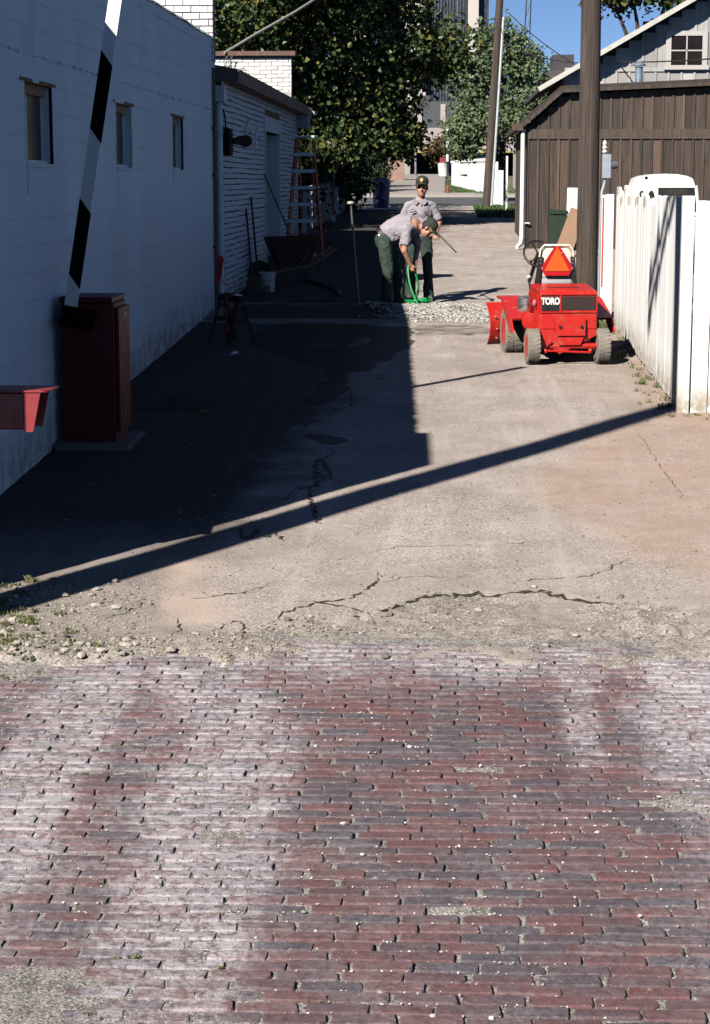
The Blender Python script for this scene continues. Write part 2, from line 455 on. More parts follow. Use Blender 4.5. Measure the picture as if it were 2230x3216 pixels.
CR = [(p, w * (.6 if p[0][1] < 12.2 else .85)) for p, w in CR]
CR.append(([p for p in EDGE if -.5 < p[0] < 1.3], .075))
for p, w in CR: crack(p, w)

# ------------------------------------------------------------------ brick pavement
BL, BW, TOPZ = .2135, .079, .012
def brick_top(X, Y):
    return gzv(Y) + .05 * (fbm(np.asarray(X) * .45 + 3, np.asarray(Y) * .45, 2) - .5) + TOPZ
def mat_brick(name, merged):
    n = NT(name)
    if merged:
        a = n.new('ShaderNodeVertexColor', layer_name='rnd'); sp = n.new('ShaderNodeSeparateColor'); n.link(a.outputs[0], sp.inputs[0]); rnd = sp.outputs[0]
    else:
        rnd = n.new('ShaderNodeObjectInfo').outputs['Random']
    c = n.ramp(rnd, [(0, (.128, .044, .043)), (.18, (.150, .054, .050)), (.34, (.095, .043, .048)), (.48, (.105, .056, .064)), (.60, (.070, .047, .057)), (.70, (.050, .051, .065)), (.86, (.040, .047, .062)), (.95, (.145, .046, .040))])
    c.node.color_ramp.interpolation = 'CONSTANT'
    c = n.mix(.30, c, (.112, .064, .070))
    c = n.mix(n.map(n.noise(16, 6, .65), .3, .75, 0, .6), c, n.mix(.5, c, (.06, .045, .05)))
    c = n.mix(n.map(n.noise(45, 4, .6), .6, .75, 0, .4), c, (.20, .14, .14))
    c = n.mix(n.map(n.noise(10, 5, .6), .48, .66, 0, .55), c, n.mix(.6, c, (.055, .056, .072)))      # half-burnt slate blush
    c = n.mix(n.map(n.noise(75, 6, .7), .52, .66, 0, .75), c, n.mix(.75, c, (.018, .014, .016)))       # pits
    c = n.mix(n.map(n.noise(95, 5, .7, n.scaled(1, 1.4, 1)), .58, .68, 0, .7), c, (.30, .26, .26))      # pale specks
    c = n.mix(n.map(n.noise(19, 7, .75), .63, .69, 0, .8), c, (.33, .29, .27))                          # chips filled with mortar dust
    x, y, z = n.xyz()
    wob = n.math('MULTIPLY', n.math('SUBTRACT', n.noise(1.3, 6, .6), .5), .40)
    xw = n.math('ADD', x, wob)
    def band(x0, w, s):
        d = n.math('ABSOLUTE', n.math('SUBTRACT', xw, x0)); return n.math('MULTIPLY', n.map(d, w, w * .35), s)
    xb = n.math('ADD', xw, n.map(y, 8.3, 9.6, 0, .38))       # the middle track swings left near the alley
    d = n.math('ABSOLUTE', n.math('SUBTRACT', xb, -.92)); tb = n.math('MULTIPLY', n.map(d, .40, .12), n.map(y, 5.2, 7.6, .60, .95))
    ta = n.math('MULTIPLY', band(-1.76, .32, 1.15), n.map(y, 6.3, 7.6, .35, 1))
    td = n.math('MULTIPLY', n.map(xw, .75, 1.15), n.map(y, 7.0, 8.6, .25, 1.15))
    tc = n.math('MULTIPLY', band(.64, .13, .75), n.map(y, 7.6, 8.6, 0, 1))
    tl = n.math('MULTIPLY', n.map(xw, -.55, -.95), .22)
    tot = n.math('MAXIMUM', n.math('MAXIMUM', ta, tb), n.math('MAXIMUM', td, n.math('MAXIMUM', tc, tl)))
    tot = n.math('ADD', n.math('MAXIMUM', tot, n.map(y, 8.9, 9.8, 0, .75)), .19)
    # dust film: drawn out along the wheel tracks, blotchy from brick to brick
    film = n.map(n.noise(2.6, 9, .68, n.scaled(2.2, .5, 1)), .26, .58, .35, 1)
    blot = n.map(n.noise(26, 7, .75), .36, .60, .12, 1)
    grain = n.map(n.noise(150, 4, .7), .35, .62, .45, 1)
    per = n.map(n.math('FRACT', n.math('MULTIPLY', rnd, 7.31)), 0, 1, .55, 1.0)
    dz = n.math('MULTIPLY', n.math('MULTIPLY', n.math('MULTIPLY', tot, film), n.math('MULTIPLY', blot, grain)), per)
    dustc = n.ramp(n.noise(3, 5), [(.3, (.31, .285, .31)), (.7, (.47, .445, .46))])
    c = n.mix(n.math('MINIMUM', n.math('MULTIPLY', dz, 1.75), .92), c, dustc)
    # pale mortar rubbed in along some arrises
    c = n.mix(n.map(n.noise(11, 8, .75), .60, .70, 0, .65), c, (.36, .32, .29))
    nb = n.bump(n.noise(34, 7, .7), .8, .009)
    nb = n.bump(n.noise(140, 3), .5, .004, nb)
    return n.done(c, .82, nb, spec=.35)
mb_obj = mat_brick('paving_brick', False); mb_all = mat_brick('paving_brick_far', True)
def brick_shape(seed):
    r = random.Random(seed); hx, hy = .1028, .0350
    m = MB()
    # outline with rounded, uneven corners
    out = []
    for cx, cy, sx, sy in ((hx, hy, 1, 1), (-hx, hy, -1, 1), (-hx, -hy, -1, -1), (hx, -hy, 1, -1)):
        k = r.uniform(.004, .012) if r.random() < .85 else r.uniform(.02, .03)
        a = (cx - sx * k, cy + r.uniform(-.003, .002)); b = (cx + r.uniform(-.004, .002), cy - sy * min(k, .02))
        out += [b, a] if sx * sy > 0 else [a, b]
    n = len(out)
    lo = [(x, y, -.05) for x, y in out]; mid = [(x, y, -.008) for x, y in out]
    top = [(x * .965, y * .90, r.uniform(-.0015, .0015)) for x, y in out]
    fs = [tuple(range(2 * n, 3 * n))]
    for q in (0, n):
        fs += [(q + i, q + (i + 1) % n, q + n + (i + 1) % n, q + n + i) for i in range(n)]
    m.add(lo + mid + top, fs); return m
shapes = [brick_shape(s) for s in range(14)]
# sand bed shows in the joints and swallows a few bricks
bx = np.arange(-4.2, 3.6, .028); by = np.arange(3.0, 10.1, .028)
BX, BY = np.meshgrid(bx, by)
sandh = brick_top(BX, BY) - .0085 - .003 * sstep(-.6, .1, BX) + .014 * (fbm(BX * 5, BY * 5, 4) - .5) + .008 * (fbm(BX * 22, BY * 22, 2) - .5)
patch = np.exp(-(((BX + 1.55) / .38) ** 2 + ((BY - 5.55) / .38) ** 2))
patch += np.exp(-(((BX + 2.35) / .4) ** 2 + ((BY - 9.6) / .35) ** 2)) * .8
sandh += .032 * patch
sandh += .013 * sstep(.64, .80, fbm(BX * 2.1 + 7, BY * 2.1, 3)) * sstep(5.2, 6.0, 11.0 - BY)
def mat_sand():
    n = NT('joint_sand')
    c = n.ramp(n.noise(9, 7, .7), [(.3, (.10, .09, .08)), (.5, (.22, .205, .19)), (.72, (.35, .335, .315))])
    v = n.voro(140, out='Color'); s = n.new('ShaderNodeSeparateColor'); n.link(v, s.inputs[0])
    c = n.mix(n.map(s.outputs[0], .75, .85, 0, .8), c, (.47, .45, .43))
    c = n.mix(n.map(s.outputs[1], .72, .82, 0, .8), c, (.05, .04, .032))
    return n.done(c, .95, n.bump(n.noise(90, 5), .6, .006))
nbx, nby = len(bx), len(by)
ii, jj = np.meshgrid(np.arange(nbx - 1), np.arange(nby - 1)); b0 = (jj * nbx + ii).ravel()
bed = raw_mesh('brick_pavement', np.stack([BX, BY, sandh], -1).reshape(-1, 3), np.stack([b0, b0 + 1, b0 + nbx + 1, b0 + nbx], 1), 4, mat_sand(), smooth=True)
tag(bed, kind='structure')
protos = []
for s, m in enumerate(shapes):
    me = bpy.data.meshes.new('brick'); me.from_pydata(m.v, [], m.f); me.materials.append(mb_obj)
    bmx = bmesh.new(); bmx.from_mesh(me); bmesh.ops.recalc_face_normals(bmx, faces=bmx.faces); bmx.to_mesh(me); bmx.free()
    protos.append(me)
cand = []
row = 0; y = 3.1
while y < 9.90:
    off = (.5 if row % 2 else 0) * BL + random.uniform(-.035, .035)
    x = -4.1 + off
    while x < 3.5:
        skew = .006 * math.sin(x * 2.1 + row * .05)
        dy = .018 * (float(fbm(x * .9, y * .9, 2)) - .5)
        cand.append((x + random.gauss(0, .004), y + dy + random.gauss(0, .0016), random.gauss(0, .010) + .015 * math.cos(x * .8)))
        x += BL + random.gauss(0, .003)
    y += BW; row += 1
cand = [c for c in cand if random.random() > .012]
cand = [c for c in cand if math.hypot(c[0] + 1.25, (c[1] - 5.9) * 1.5) > .13]
def vis(c):
    lim = c[1]; x0 = -.33 * lim * .82 + .02; return (-.262 * lim - .10) < c[0] < (.150 * lim + .16) and c[1] > 5.38
near_b = sorted([c for c in cand if vis(c)], key=lambda c: c[1])[:300]
nset = set(near_b)
eu = lambda c: (random.gauss(0, .022), random.gauss(0, .012), c[2])
for c in near_b:
    o = bpy.data.objects.new('brick', random.choice(protos)); col.objects.link(o); o.parent = bed
    o.location = (c[0], c[1], float(brick_top(c[0], c[1])) + random.gauss(0, .0022)); o.rotation_euler = eu(c)
    o.scale = (random.uniform(.97, 1.015), random.uniform(.97, 1.03), 1)
vs = []; fs = []; rn = []; base = 0
mbig = MB()
for c in cand:
    if c in nset: continue
    m = random.choice(shapes); T = Matrix.Translation((c[0], c[1], float(brick_top(c[0], c[1])) + random.gauss(0, .0022))) @ Euler(eu(c)).to_matrix().to_4x4()
    mbig.add([T @ Vector(v) for v in m.v], m.f); rn += [random.random()] * len(m.v)
me = bpy.data.meshes.new('far_bricks'); me.from_pydata(mbig.v, [], mbig.f); me.materials.append(mb_all)
a = me.attributes.new('rnd', 'FLOAT_COLOR', 'POINT'); ra = np.ones((len(rn), 4), np.float32); ra[:, 0] = rn; a.data.foreach_set('color', ra.ravel())
o = bpy.data.objects.new('far_bricks', me); col.objects.link(o); o.parent = bed; tag(o, kind='stuff')

# ------------------------------------------------------------------ loose stones
def stone_cloud(name, pts, sizes, mat, parent=None, flat=.65):
    """many small faceted stones in one mesh"""
    t = (1 + 5 ** .5) / 2
    iv = np.array([(-1, t, 0), (1, t, 0), (-1, -t, 0), (1, -t, 0), (0, -1, t), (0, 1, t), (0, -1, -t), (0, 1, -t), (t, 0, -1), (t, 0, 1), (-t, 0, -1), (-t, 0, 1)]) / 1.9
    fi = np.array([(0, 11, 5), (0, 5, 1), (0, 1, 7), (0, 7, 10), (0, 10, 11), (1, 5, 9), (5, 11, 4), (11, 10, 2), (10, 7, 6), (7, 1, 8), (3, 9, 4), (3, 4, 2), (3, 2, 6), (3, 6, 8), (3, 8, 9), (4, 9, 5), (2, 4, 11), (6, 2, 10), (8, 6, 7), (9, 8, 1)])
    n = len(pts); pts = np.asarray(pts, float); sizes = np.asarray(sizes, float)
    v = iv[None] * (1 + .35 * (rng.random((n, 12, 1)) - .5))
    an = rng.random(n) * 6.28; ca, sa = np.cos(an), np.sin(an)
    v = v * (rng.uniform(.7, 1.25, (n, 1, 3)) * np.array([1, 1, flat]))
    vx = v[..., 0] * ca[:, None] - v[..., 1] * sa[:, None]; vy = v[..., 0] * sa[:, None] + v[..., 1] * ca[:, None]
    v = np.stack([vx, vy, v[..., 2]], -1) * sizes[:, None, None] + pts[:, None, :]
    f = fi[None] + (np.arange(n) * 12)[:, None, None]
    return raw_mesh(name, v.reshape(-1, 3), f.reshape(-1, 3), 3, mat, parent)
def mat_stones(name, lo, hi, dk=.25):
    n = NT(name)
    r = n.new('ShaderNodeNewGeometry').outputs['Random Per Island']
    c = n.ramp(r, [(0, sh(lo, .35)), (dk, lo), (.6, tuple((a + b) / 2 for a, b in zip(lo, hi))), (1, hi)])
    return n.done(n.mix(.35, c, n.ramp(n.noise(50, 4), [(.3, sh(lo, .6)), (.7, hi)])), .9)
st1 = mat_stones('limestone_gravel', (.20, .19, .175), (.52, .505, .475))
st2 = mat_stones('tan_rubble', (.17, .145, .12), (.47, .42, .365), .4)
# crushed stone heap beside the trench
n = 6500
px_ = rng.uniform(-2.9, 1.05, n); py_ = 26.75 + rng.normal(0, .62, n) - .08 * px_
ok = (py_ > 25.3 + .5 * fbm(px_ * 2.5, px_ * 0 + 2, 3)) & (py_ < 28.1) & (px_ + .5 * (fbm(px_ * 2, py_ * 2, 3) - .5) > -.75 + rng.normal(0, .2, n)); px_, py_ = px_[ok], py_[ok]
hp = .10 * np.exp(-((py_ - 26.9) / .7) ** 2) * (.4 + fbm(px_ * 2, py_ * 2, 3))
mound = lambda X, Y: pave_h(X, Y) + .10 * np.exp(-((Y - 26.9) / .7) ** 2) * (.4 + fbm(X * 2, Y * 2, 3)) * sstep(1.15, .7, X) * sstep(-3.2, -2.8, X) - .015
mx, my = np.meshgrid(np.arange(-3.1, 1.2, .06), np.arange(25.1, 28.6, .06))
k = mx.shape[1]; ii, jj = np.meshgrid(np.arange(k - 1), np.arange(mx.shape[0] - 1)); b0 = (jj * k + ii).ravel()
def mat_heap():
    n = NT('gravel_fines')
    c = n.ramp(n.noise(30, 6, .75), [(.3, (.09, .08, .065)), (.5, (.24, .22, .185)), (.7, (.45, .42, .37))])
    x, y, z = n.xyz()
    wet_shade = n.map(n.math('ADD', x, n.math('MULTIPLY', n.noise(2, 6), .8)), -.1, -.6)  # shade of the heap's left end painted in as black soil
    c = n.mix(wet_shade, c, n.ramp(n.noise(20, 6), [(.3, (.010, .008, .007)), (.7, (.035, .028, .023))]))
    return n.done(c, .95, n.bump(n.noise(40, 5), .8, .02))
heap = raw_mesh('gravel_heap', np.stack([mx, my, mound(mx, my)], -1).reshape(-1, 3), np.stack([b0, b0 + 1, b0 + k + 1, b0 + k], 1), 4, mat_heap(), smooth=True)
tag(heap, 'spread of pale crushed stone across the alley at the workers\' feet', 'gravel', kind='stuff')
o = stone_cloud('crushed_stone', np.stack([px_, py_, mound(px_, py_) + .012], 1), rng.uniform(.012, .034, len(px_)), st1, heap); tag(o, kind='stuff')
# rubble between slab and bricks
n = 5200
px_ = rng.uniform(-3.3, 2.6, n); ed = edge_y(px_); py_ = 9.55 + rng.random(n) ** .9 * (ed + .12 - 9.55)
w_ = fbm(px_ * 2.2, py_ * 2.2, 3); ok = w_ + .25 * rng.random(n) > .52; px_, py_ = px_[ok], py_[ok]
gx = rng.uniform(-2.7, -1.6, 1500); gy = rng.uniform(9.75, 11.3, 1500); ok = inside(GRAVL, gx + rng.normal(0, .06, 1500), gy + rng.normal(0, .06, 1500)); gx, gy = gx[ok], gy[ok]
px_ = np.concatenate([px_, gx]); py_ = np.concatenate([py_, gy])
sz = .004 + .009 * rng.random(len(px_)) ** 3
big = rng.random(len(px_)) < .035; sz[big] = rng.uniform(.012, .032, big.sum())
rub_o = stone_cloud('loose_rubble', np.stack([px_, py_, pave_h(px_, py_) + sz * .25], 1), sz, st2)
tag(rub_o, 'loose rubble and grit between the broken paving and the bricks', 'rubble', kind='stuff')
# grains scattered over the slab and in the brick joints
n = 1500
px_ = rng.uniform(-3.2, 2.4, n); py_ = 11 + 14 * rng.random(n) ** 1.6
sz = rng.uniform(.003, .010, n)
o = stone_cloud('scattered_grit', np.stack([px_, py_, pave_h(px_, py_) + sz * .3], 1), sz, st2)
tag(o, 'small stones scattered over the worn concrete alley', 'grit', kind='stuff')
n = 4200
px_ = rng.uniform(-2.2, 1.6, n); k = rng.integers(0, 84, n); py_ = 3.1 + BW * (k + .5) + rng.normal(0, .006, n)
ok = (py_ > 5.2) & (fbm(px_ * 1.5 + 4, py_ * 1.5, 3) + .25 * rng.random(len(px_)) + .10 * px_ > .58); px_, py_ = px_[ok], py_[ok]
sz = rng.uniform(.0025, .0065, len(px_)); sz[rng.random(len(px_)) < .05] *= 2
o = stone_cloud('joint_grit', np.stack([px_, py_, brick_top(px_, py_) - .002 + sz * .2], 1), sz, mat_stones('pale_grit', (.35, .32, .28), (.7, .68, .64)))
tag(o, 'pale grit lodged in the joints of the brick paving', 'grit', kind='stuff')

# ------------------------------------------------------------------ weeds and moss
def blades(name, spots, mat, hgt=.05, per=18, spread=.03, w=.004):
    V = []; F = []
    for (x, y, z, s) in spots:
        for _ in range(int(per * s)):
            a = random.uniform(0, 6.28); r = random.random() ** .7 * spread * s
            bx_, by_ = x + math.cos(a) * r, y + math.sin(a) * r * .7
            h = hgt * s * random.uniform(.4, 1.1); l = random.uniform(.1, .9) * h; b = random.uniform(0, 6.28)
            tx, ty = math.cos(b), math.sin(b); ww = w * (.6 + s * .5)
            o = len(V)
            V += [(bx_ - ty * ww, by_ + tx * ww, z), (bx_ + ty * ww, by_ - tx * ww, z),
                  (bx_ + tx * l * .4 + ty * ww, by_ + ty * l * .4 - tx * ww, z + h * .65), (bx_ + tx * l, by_ + ty * l, z + h * .9)]
            F += [(o, o + 1, o + 2, o + 3)]
    return raw_mesh(name, V, F, 4, mat)
def mat_grass(name, a, b, c):
    n = NT(name); r = n.new('ShaderNodeNewGeometry').outputs['Random Per Island']
    return n.done(n.ramp(r, [(0, a), (.6, b), (1, c)]), .7)
gm = mat_grass('dry_weeds', (.05, .08, .02), (.10, .12, .035), (.26, .19, .09))
sp = []
for (x, y, s) in [(-2.36, 9.9, 1.4), (-2.3, 10.15, 1.3), (-2.42, 10.4, 1.6), (-2.55, 10.7, 1.8), (-2.2, 9.75, 1.5), (-2.05, 9.72, 1), (-2.5, 10.0, 1.9), (-2.6, 11.1, 2.0), (-2.12, 9.3, 1.2), (-2.3, 9.6, 1.6), (-2.45, 9.8, 1.6), (-2.1, 9.95, 1.3), (-1.95, 9.62, 1.2), (-2.5, 10.3, 1.6), (-2.35, 10.55, 1.4),
                  (-1.45, 8.25, .8), (-1.62, 7.9, .8), (-1.2, 7.0, .7), (-.75, 6.45, .9), (-1.05, 6.05, 1.0), (-.72, 5.98, .8), (-1.25, 8.0, .7), (-1.5, 7.2, .9), (-.9, 6.95, .7), (.1, 7.15, .8), (.18, 7.13, .8), (-.4, 5.75, .7),
                  (-.75, 7.75, .6), (-1.05, 8.5, .6), (-.6, 8.9, .5), (-1.75, 6.5, .8), (-.35, 6.7, .6), (-1.35, 6.6, .8), (-1.6, 6.2, .8), (.55, 5.9, .6), (-1.1, 5.62, .9)]:
    for _ in range(4 if y < 9.2 else 6):
        xx = x + random.gauss(0, .035 if y < 9.2 else .10); yy = y + random.gauss(0, .012 if y < 9.2 else .10)
        z = float(brick_top(xx, yy)) - .006 if y < 9.6 else float(pave_h(xx, yy))
        sp.append((xx, yy, z, s * random.uniform(.35, .8)))
w = blades('weeds', sp, gm, .030, 22, .035, .0035)
tag(w, 'tufts of half dry weeds in the brick joints and by the wall', 'weeds', kind='stuff')
sp = []
for i in range(60):
    yy = random.uniform(18.0, 25.3); xx = 2.08 + random.gauss(0, .09); sp.append((xx, yy, float(pave_h(xx, yy)), random.uniform(.4, 1.4)))
for i in range(18):
    sp.append((2.02 + random.gauss(0, .05), 25.2 + random.gauss(0, .3), float(pave_h(2.0, 25.2)), random.uniform(1, 2.2)))
for i in range(14): sp.append((2.3 + random.gauss(0, .3), 17.7 + random.gauss(0, .2), gz(17.7), random.uniform(.4, .9)))
w = blades('fence_weeds', sp, gm, .06, 12, .05, .004)
tag(w, 'sparse green weeds along the foot of the white fence', 'weeds', kind='stuff')
# ================================================================== LEFT SIDE BUILDINGS
def mat_paint(name, c, joint=None, line=None, rough=.75):
    """old white masonry paint; dirt lodged along given joint heights"""
    n = NT(name)
    x, y, z = n.xyz()
    cc = n.ramp(n.noise(1.1, 7, .6, n.scaled(1, 1, .25)), [(.3, sh(c, .88)), (.7, c)])
    cc = n.mix(n.map(n.noise(14, 6, .7), .62, .75, 0, .35), cc, sh(c, .55))
    if joint:
        z0, h = joint
        fr = n.math('FRACT', n.math('DIVIDE', n.math('SUBTRACT', z, z0 - h / 2), h))
        d = n.math('ABSOLUTE', n.math('SUBTRACT', fr, .5))
        j = n.map(d, .06, .012)
        j = n.math('MULTIPLY', j, n.map(n.noise(3.2, 7, .75, n.scaled(1, 1, .3)), .58, .70, 0, .8))
        cc = n.mix(j, cc, (.07, .06, .05))
    if line:
        for zl, thr in line:
            j = n.map(n.math('ABSOLUTE', n.math('SUBTRACT', z, zl)), .022, .006)
            j = n.math('MULTIPLY', j, n.map(n.noise(6, 7, .75), thr, thr + .1, 0, .95))
            cc = n.mix(j, cc, (.045, .04, .035))
    cc = n.mix(n.map(n.noise(.9, 8, .7, n.scaled(1, 1, .35)), .52, .72, 0, .30), cc, sh(c, .62))
    # grime splashed up from the ground
    gy = n.math('SUBTRACT', z, n.math('MULTIPLY', y, .0383))
    cc = n.mix(n.math('MULTIPLY', n.map(gy, .55, .05), n.map(n.noise(4, 7, .7), .35, .65, .1, .8)), cc, (.20, .17, .14))
    nb = n.bump(n.noise(9, 7, .6), .45, .010)
    nb = n.bump(n.noise(60, 5, .65), .55, .005, nb)
    cc = n.mix(n.map(n.noise(22, 8, .75, n.scaled(1, 1, .6)), .66, .72, 0, .55), cc, sh(c, .42))
    return n.done(cc, rough, nb)
WHITE = (.89, .90, .91)
CH = .2133
blockm = mat_paint('painted_block', WHITE, (2.965, CH), [(3.818, .50), (2.965 - 9 * CH, .52), (2.965 - 8 * CH, .6)])
corem = mat_paint('painted_joint', (.80, .81, .82))
rustm = M('rusty_lintel', (.16, .085, .045), .9, .4, 20, .4, 60)
framem = M('window_frame_paint', (.75, .77, .78), .6, .2, 8, .2)
def mat_glass(name, c=(.010, .007, .007)):
    n = NT(name); cc = n.ramp(n.noise(2.5, 4), [(.35, c), (.7, sh(c, 2.2))])
    return n.done(cc, .25, None, spec=.12)
glassm = mat_glass('dark_pane')
roofm = M('tar_roof', (.05, .05, .052), .9, .3, 3, .4, 40)

bld = thing('block_building', 'long white painted concrete block building with three small windows along the alley', 'building', (-3.3, 10.1, gz(10.1)))
def W(o):            # keep world coordinates under a parent that is not at the origin
    o.matrix_parent_inverse = Matrix.Translation(-Vector(o.parent.location)); return o
WINS = [(15.10, 16.16), (19.27, 20.24), (23.25, 24.19)]
Y0, Y1, XW = 10.1, 27.6, -3.3
m = MB()
segs = [Y0] + [v for w in WINS for v in w] + [Y1]
for a, b in zip(segs[::2], segs[1::2]): m.bb(-3.62, XW - .0035, a, b, -.2, 4.80)
for a, b in WINS:
    m.bb(-3.62, XW - .0035, a, b, -.2, 2.965); m.bb(-3.62, XW - .0035, a, b, 3.605, 4.80)
W(m.build('wall_core', corem, bld))
m = MB(); m.bb(-10, -3.62, Y0, Y0 + .3, -.2, 4.80); m.bb(-10, -9.7, Y0 + .3, Y1, -.2, 4.80); m.bb(-9.7, -3.62, Y1 - .3, Y1, -.2, 4.80)
W(m.build('wall', blockm, bld))
m = MB(); m.bb(-9.7, -3.62, Y0 + .3, Y1 - .3, 4.35, 4.5); W(m.build('roof', roofm, bld))
k = 0
z = 2.965 - 13 * CH
while z < 4.79:
    zt = min(z + CH, 4.80)
    cuts = [Y0, Y1]
    if 2.9 < z < 3.6: cuts = segs
    for a, b in zip(cuts[::2], cuts[1::2]):
        # one row of blocks, laid a touch unevenly and thick with paint
        npt = max(2, int((b - a) / .41)); mm = MB(); vs = []
        for i in range(npt + 1):
            yy = a + (b - a) * i / npt; dx = random.gauss(0, .0016); dz = random.gauss(0, .0012)
            vs += [(XW - .03, yy, z + .002 + dz), (XW + dx, yy, z + .002 + dz), (XW + dx, yy, zt - .002 + dz), (XW - .03, yy, zt - .002 + dz)]
        fs = []
        for i in range(npt):
            o = 4 * i
            fs += [(o + q, o + (q + 1) % 4, o + 4 + (q + 1) % 4, o + 4 + q) for q in range(4)]
        fs += [(0, 1, 2, 3), (4 * npt + 3, 4 * npt + 2, 4 * npt + 1, 4 * npt)]
        mm.add(vs, fs); W(mm.build('block_course', blockm, bld))
    z += CH
tilem = M('clay_coping', (.42, .43, .44), .8, .25, 6, .4, 30, dirt=(.12, .11, .10))
# half-round coping tiles, each overlapping the next
def tile_mesh():
    m = MB(); pts = []
    n = 7; vs = []
    for yy, r in ((0, .135), (.04, .155), (.30, .135)):
        for i in range(n + 1):
            a = math.pi * i / n; vs.append((math.cos(a) * r, yy, math.sin(a) * r * .42))
    fs = [(j * (n + 1) + i, j * (n + 1) + i + 1, (j + 1) * (n + 1) + i + 1, (j + 1) * (n + 1) + i) for j in range(2) for i in range(n)]
    fs.append(tuple(range(n + 1))); fs.append(tuple(reversed(range(2 * (n + 1), 3 * (n + 1)))))
    return m.add(vs, fs)
t0 = None
yy = Y0 + 1.7
while yy < Y1 - .2:
    loc = (-3.43, yy, 4.80 + random.gauss(0, .004))
    if t0 is None: t0 = W(tile_mesh().build('coping_tile', tilem, bld, loc=loc)); t = t0
    else: t = W(copy_obj(t0, bld, loc))
    t.rotation_euler = (random.gauss(0, .02), 0, random.gauss(0, .02)); yy += .29
m = MB(); m.bb(-3.62, -3.295, Y0 - .003, Y0 + 1.65, 4.803, 4.97); W(m.build('raised_parapet', blockm, bld, bevel=.01))
for i, (a, b) in enumerate(WINS):
    m = MB(); xo = -3.378
    m.bb(xo - .04, xo, a, a + .05, 2.99, 3.60); m.bb(xo - .04, xo, b - .06, b, 2.99, 3.60); m.bb(xo - .04, xo, a, b, 3.55, 3.60); m.bb(xo - .05, xo + .03, a, b, 2.965, 3.00)
    w = W(m.build('window', framem, bld))
    def sub(mb, nm, mt):
        o = mb.build(nm, mt, w); return o
    sub(MB().bb(xo - .03, xo - .015, a + .03, b - .03, 2.99, 3.58), 'pane', glassm)
    c = a + (b - a) * (.36 if i == 0 else .30)
    sub(MB().bb(xo - .035, xo + .004, c - .018, c + .018, 3.0, 3.55), 'mullion', framem)
    sub(MB().bb(-3.60, XW + .002, a - .16, b + .14, 3.603, 3.632), 'lintel', rustm)
    sub(MB().bb(xo + .031, XW + .012, a, b, 2.945, 2.972), 'sill', blockm)
    sub(MB().bb(XW - .01, XW + .006, a + .02, b, 2.735, 2.93), 'sill_patch', blockm)
    # blind of rust on the head of the opening
    sub(MB().bb(xo + .001, xo + .02, a + .03, b - .04, 3.52, 3.60), 'head_board', M('bare_wood_head', (.28, .17, .10), .85, .3, 15))

# brick end stack standing on the far end of the block building
def brick_face(parent, x0, x1, z0, z1, yf, L, H, mt, jm, depth=.1, keep=None, wfn=W):
    m = MB(); m.bb(x0, x1, yf + .012, yf + depth + .25, z0, z1); wfn(m.build('brick_core', jm, parent))
    proto = {}
    r = 0; z = z0
    while z + H * .6 < z1:
        x = x0 - (L / 2 if r % 2 else 0)
        while x < x1 - .01:
            a, b = max(x + .005, x0 + .002), min(x + L - .005, x1 + .006)
            if b - a > .03 and (keep is None or keep((a + b) / 2, z + H / 2)):
                key = round(b - a, 2)
                loc = ((a + b) / 2, yf + random.gauss(0, .003), z + H / 2 + random.gauss(0, .0015))
                if key not in proto:
                    proto[key] = MB().box((0, .05, 0), (b - a, .1, H - .014)).build('brick', mt, parent, bevel=.005); o = proto[key]
                else: o = copy_obj(proto[key], parent)
                o.location = loc; o.rotation_euler = (random.gauss(0, .01), random.gauss(0, .006), random.gauss(0, .01)); wfn(o)
            x += L + random.gauss(0, .002)
        z += H; r += 1
wbrick = M('white_painted_brick', (.78, .78, .76), .75, .12, 9, .4, 45, dirt=(.42, .38, .32), damt=.4, dscale=6)
wjoint = M('weathered_mortar', (.16, .14, .12), .95, .3, 20, .4)
stack = thing('brick_stack', 'sunlit white painted brick stack rising above the block building roof', 'chimney', (-4.4, 27.2, 4.5))
brick_face(stack, -5.6, -3.285, 4.5, 5.75, 27.22, .238, .092, wbrick, wjoint)
m = MB(); m.bb(-5.7, -3.22, 27.15, 27.65, 5.752, 5.83); W(m.build('cap', tilem, stack))

# rainwater pipe in the corner
gut = thing('rain_downpipe', 'white rain downpipe with a square leader head in the building corner', 'downpipe', (-3.24, 27.42, gz(27.4)))
pipem = M('painted_pipe', (.66, .68, .70), .5, .12, 10, .1, dirt=(.2, .17, .14), damt=.4)
m = MB(); m.bb(-3.365, -3.14, 27.34, 27.56, 3.93, 4.13); m.bb(-3.375, -3.13, 27.33, 27.57, 4.12, 4.16)
W(m.build('leader_head', pipem, gut, bevel=.008))
m = MB(); m.tube([(-3.235, 27.45, 3.95), (-3.235, 27.45, 1.25), (-3.20, 27.40, 1.12)], .052, 10); W(m.build('pipe', pipem, gut, smooth=40))
for zz in (1.7, 2.6, 3.5): W(MB().bb(-3.30, -3.175, 27.44, 27.475, zz, zz + .035).build('strap', pipem, gut))
con = thing('conduit_pair', 'pair of thin dark conduits beside the white downpipe', 'conduit', (-3.3, 27.3, gz(27.3)))
cm = M('dark_conduit', (.05, .045, .042), .6, .3, 10)
for dx, dy in ((0, 0), (.004, .1)):
    m = MB(); m.tube([(-3.275 + dx, 27.15 + dy, 1.06), (-3.275 + dx, 27.15 + dy, 4.4)], .015, 6); W(m.build('conduit', cm, con))
for zz in (1.9, 2.9, 3.55): W(MB().bb(-3.30, -3.245, 27.10, 27.30, zz, zz + .03).build('clip', cm, con))

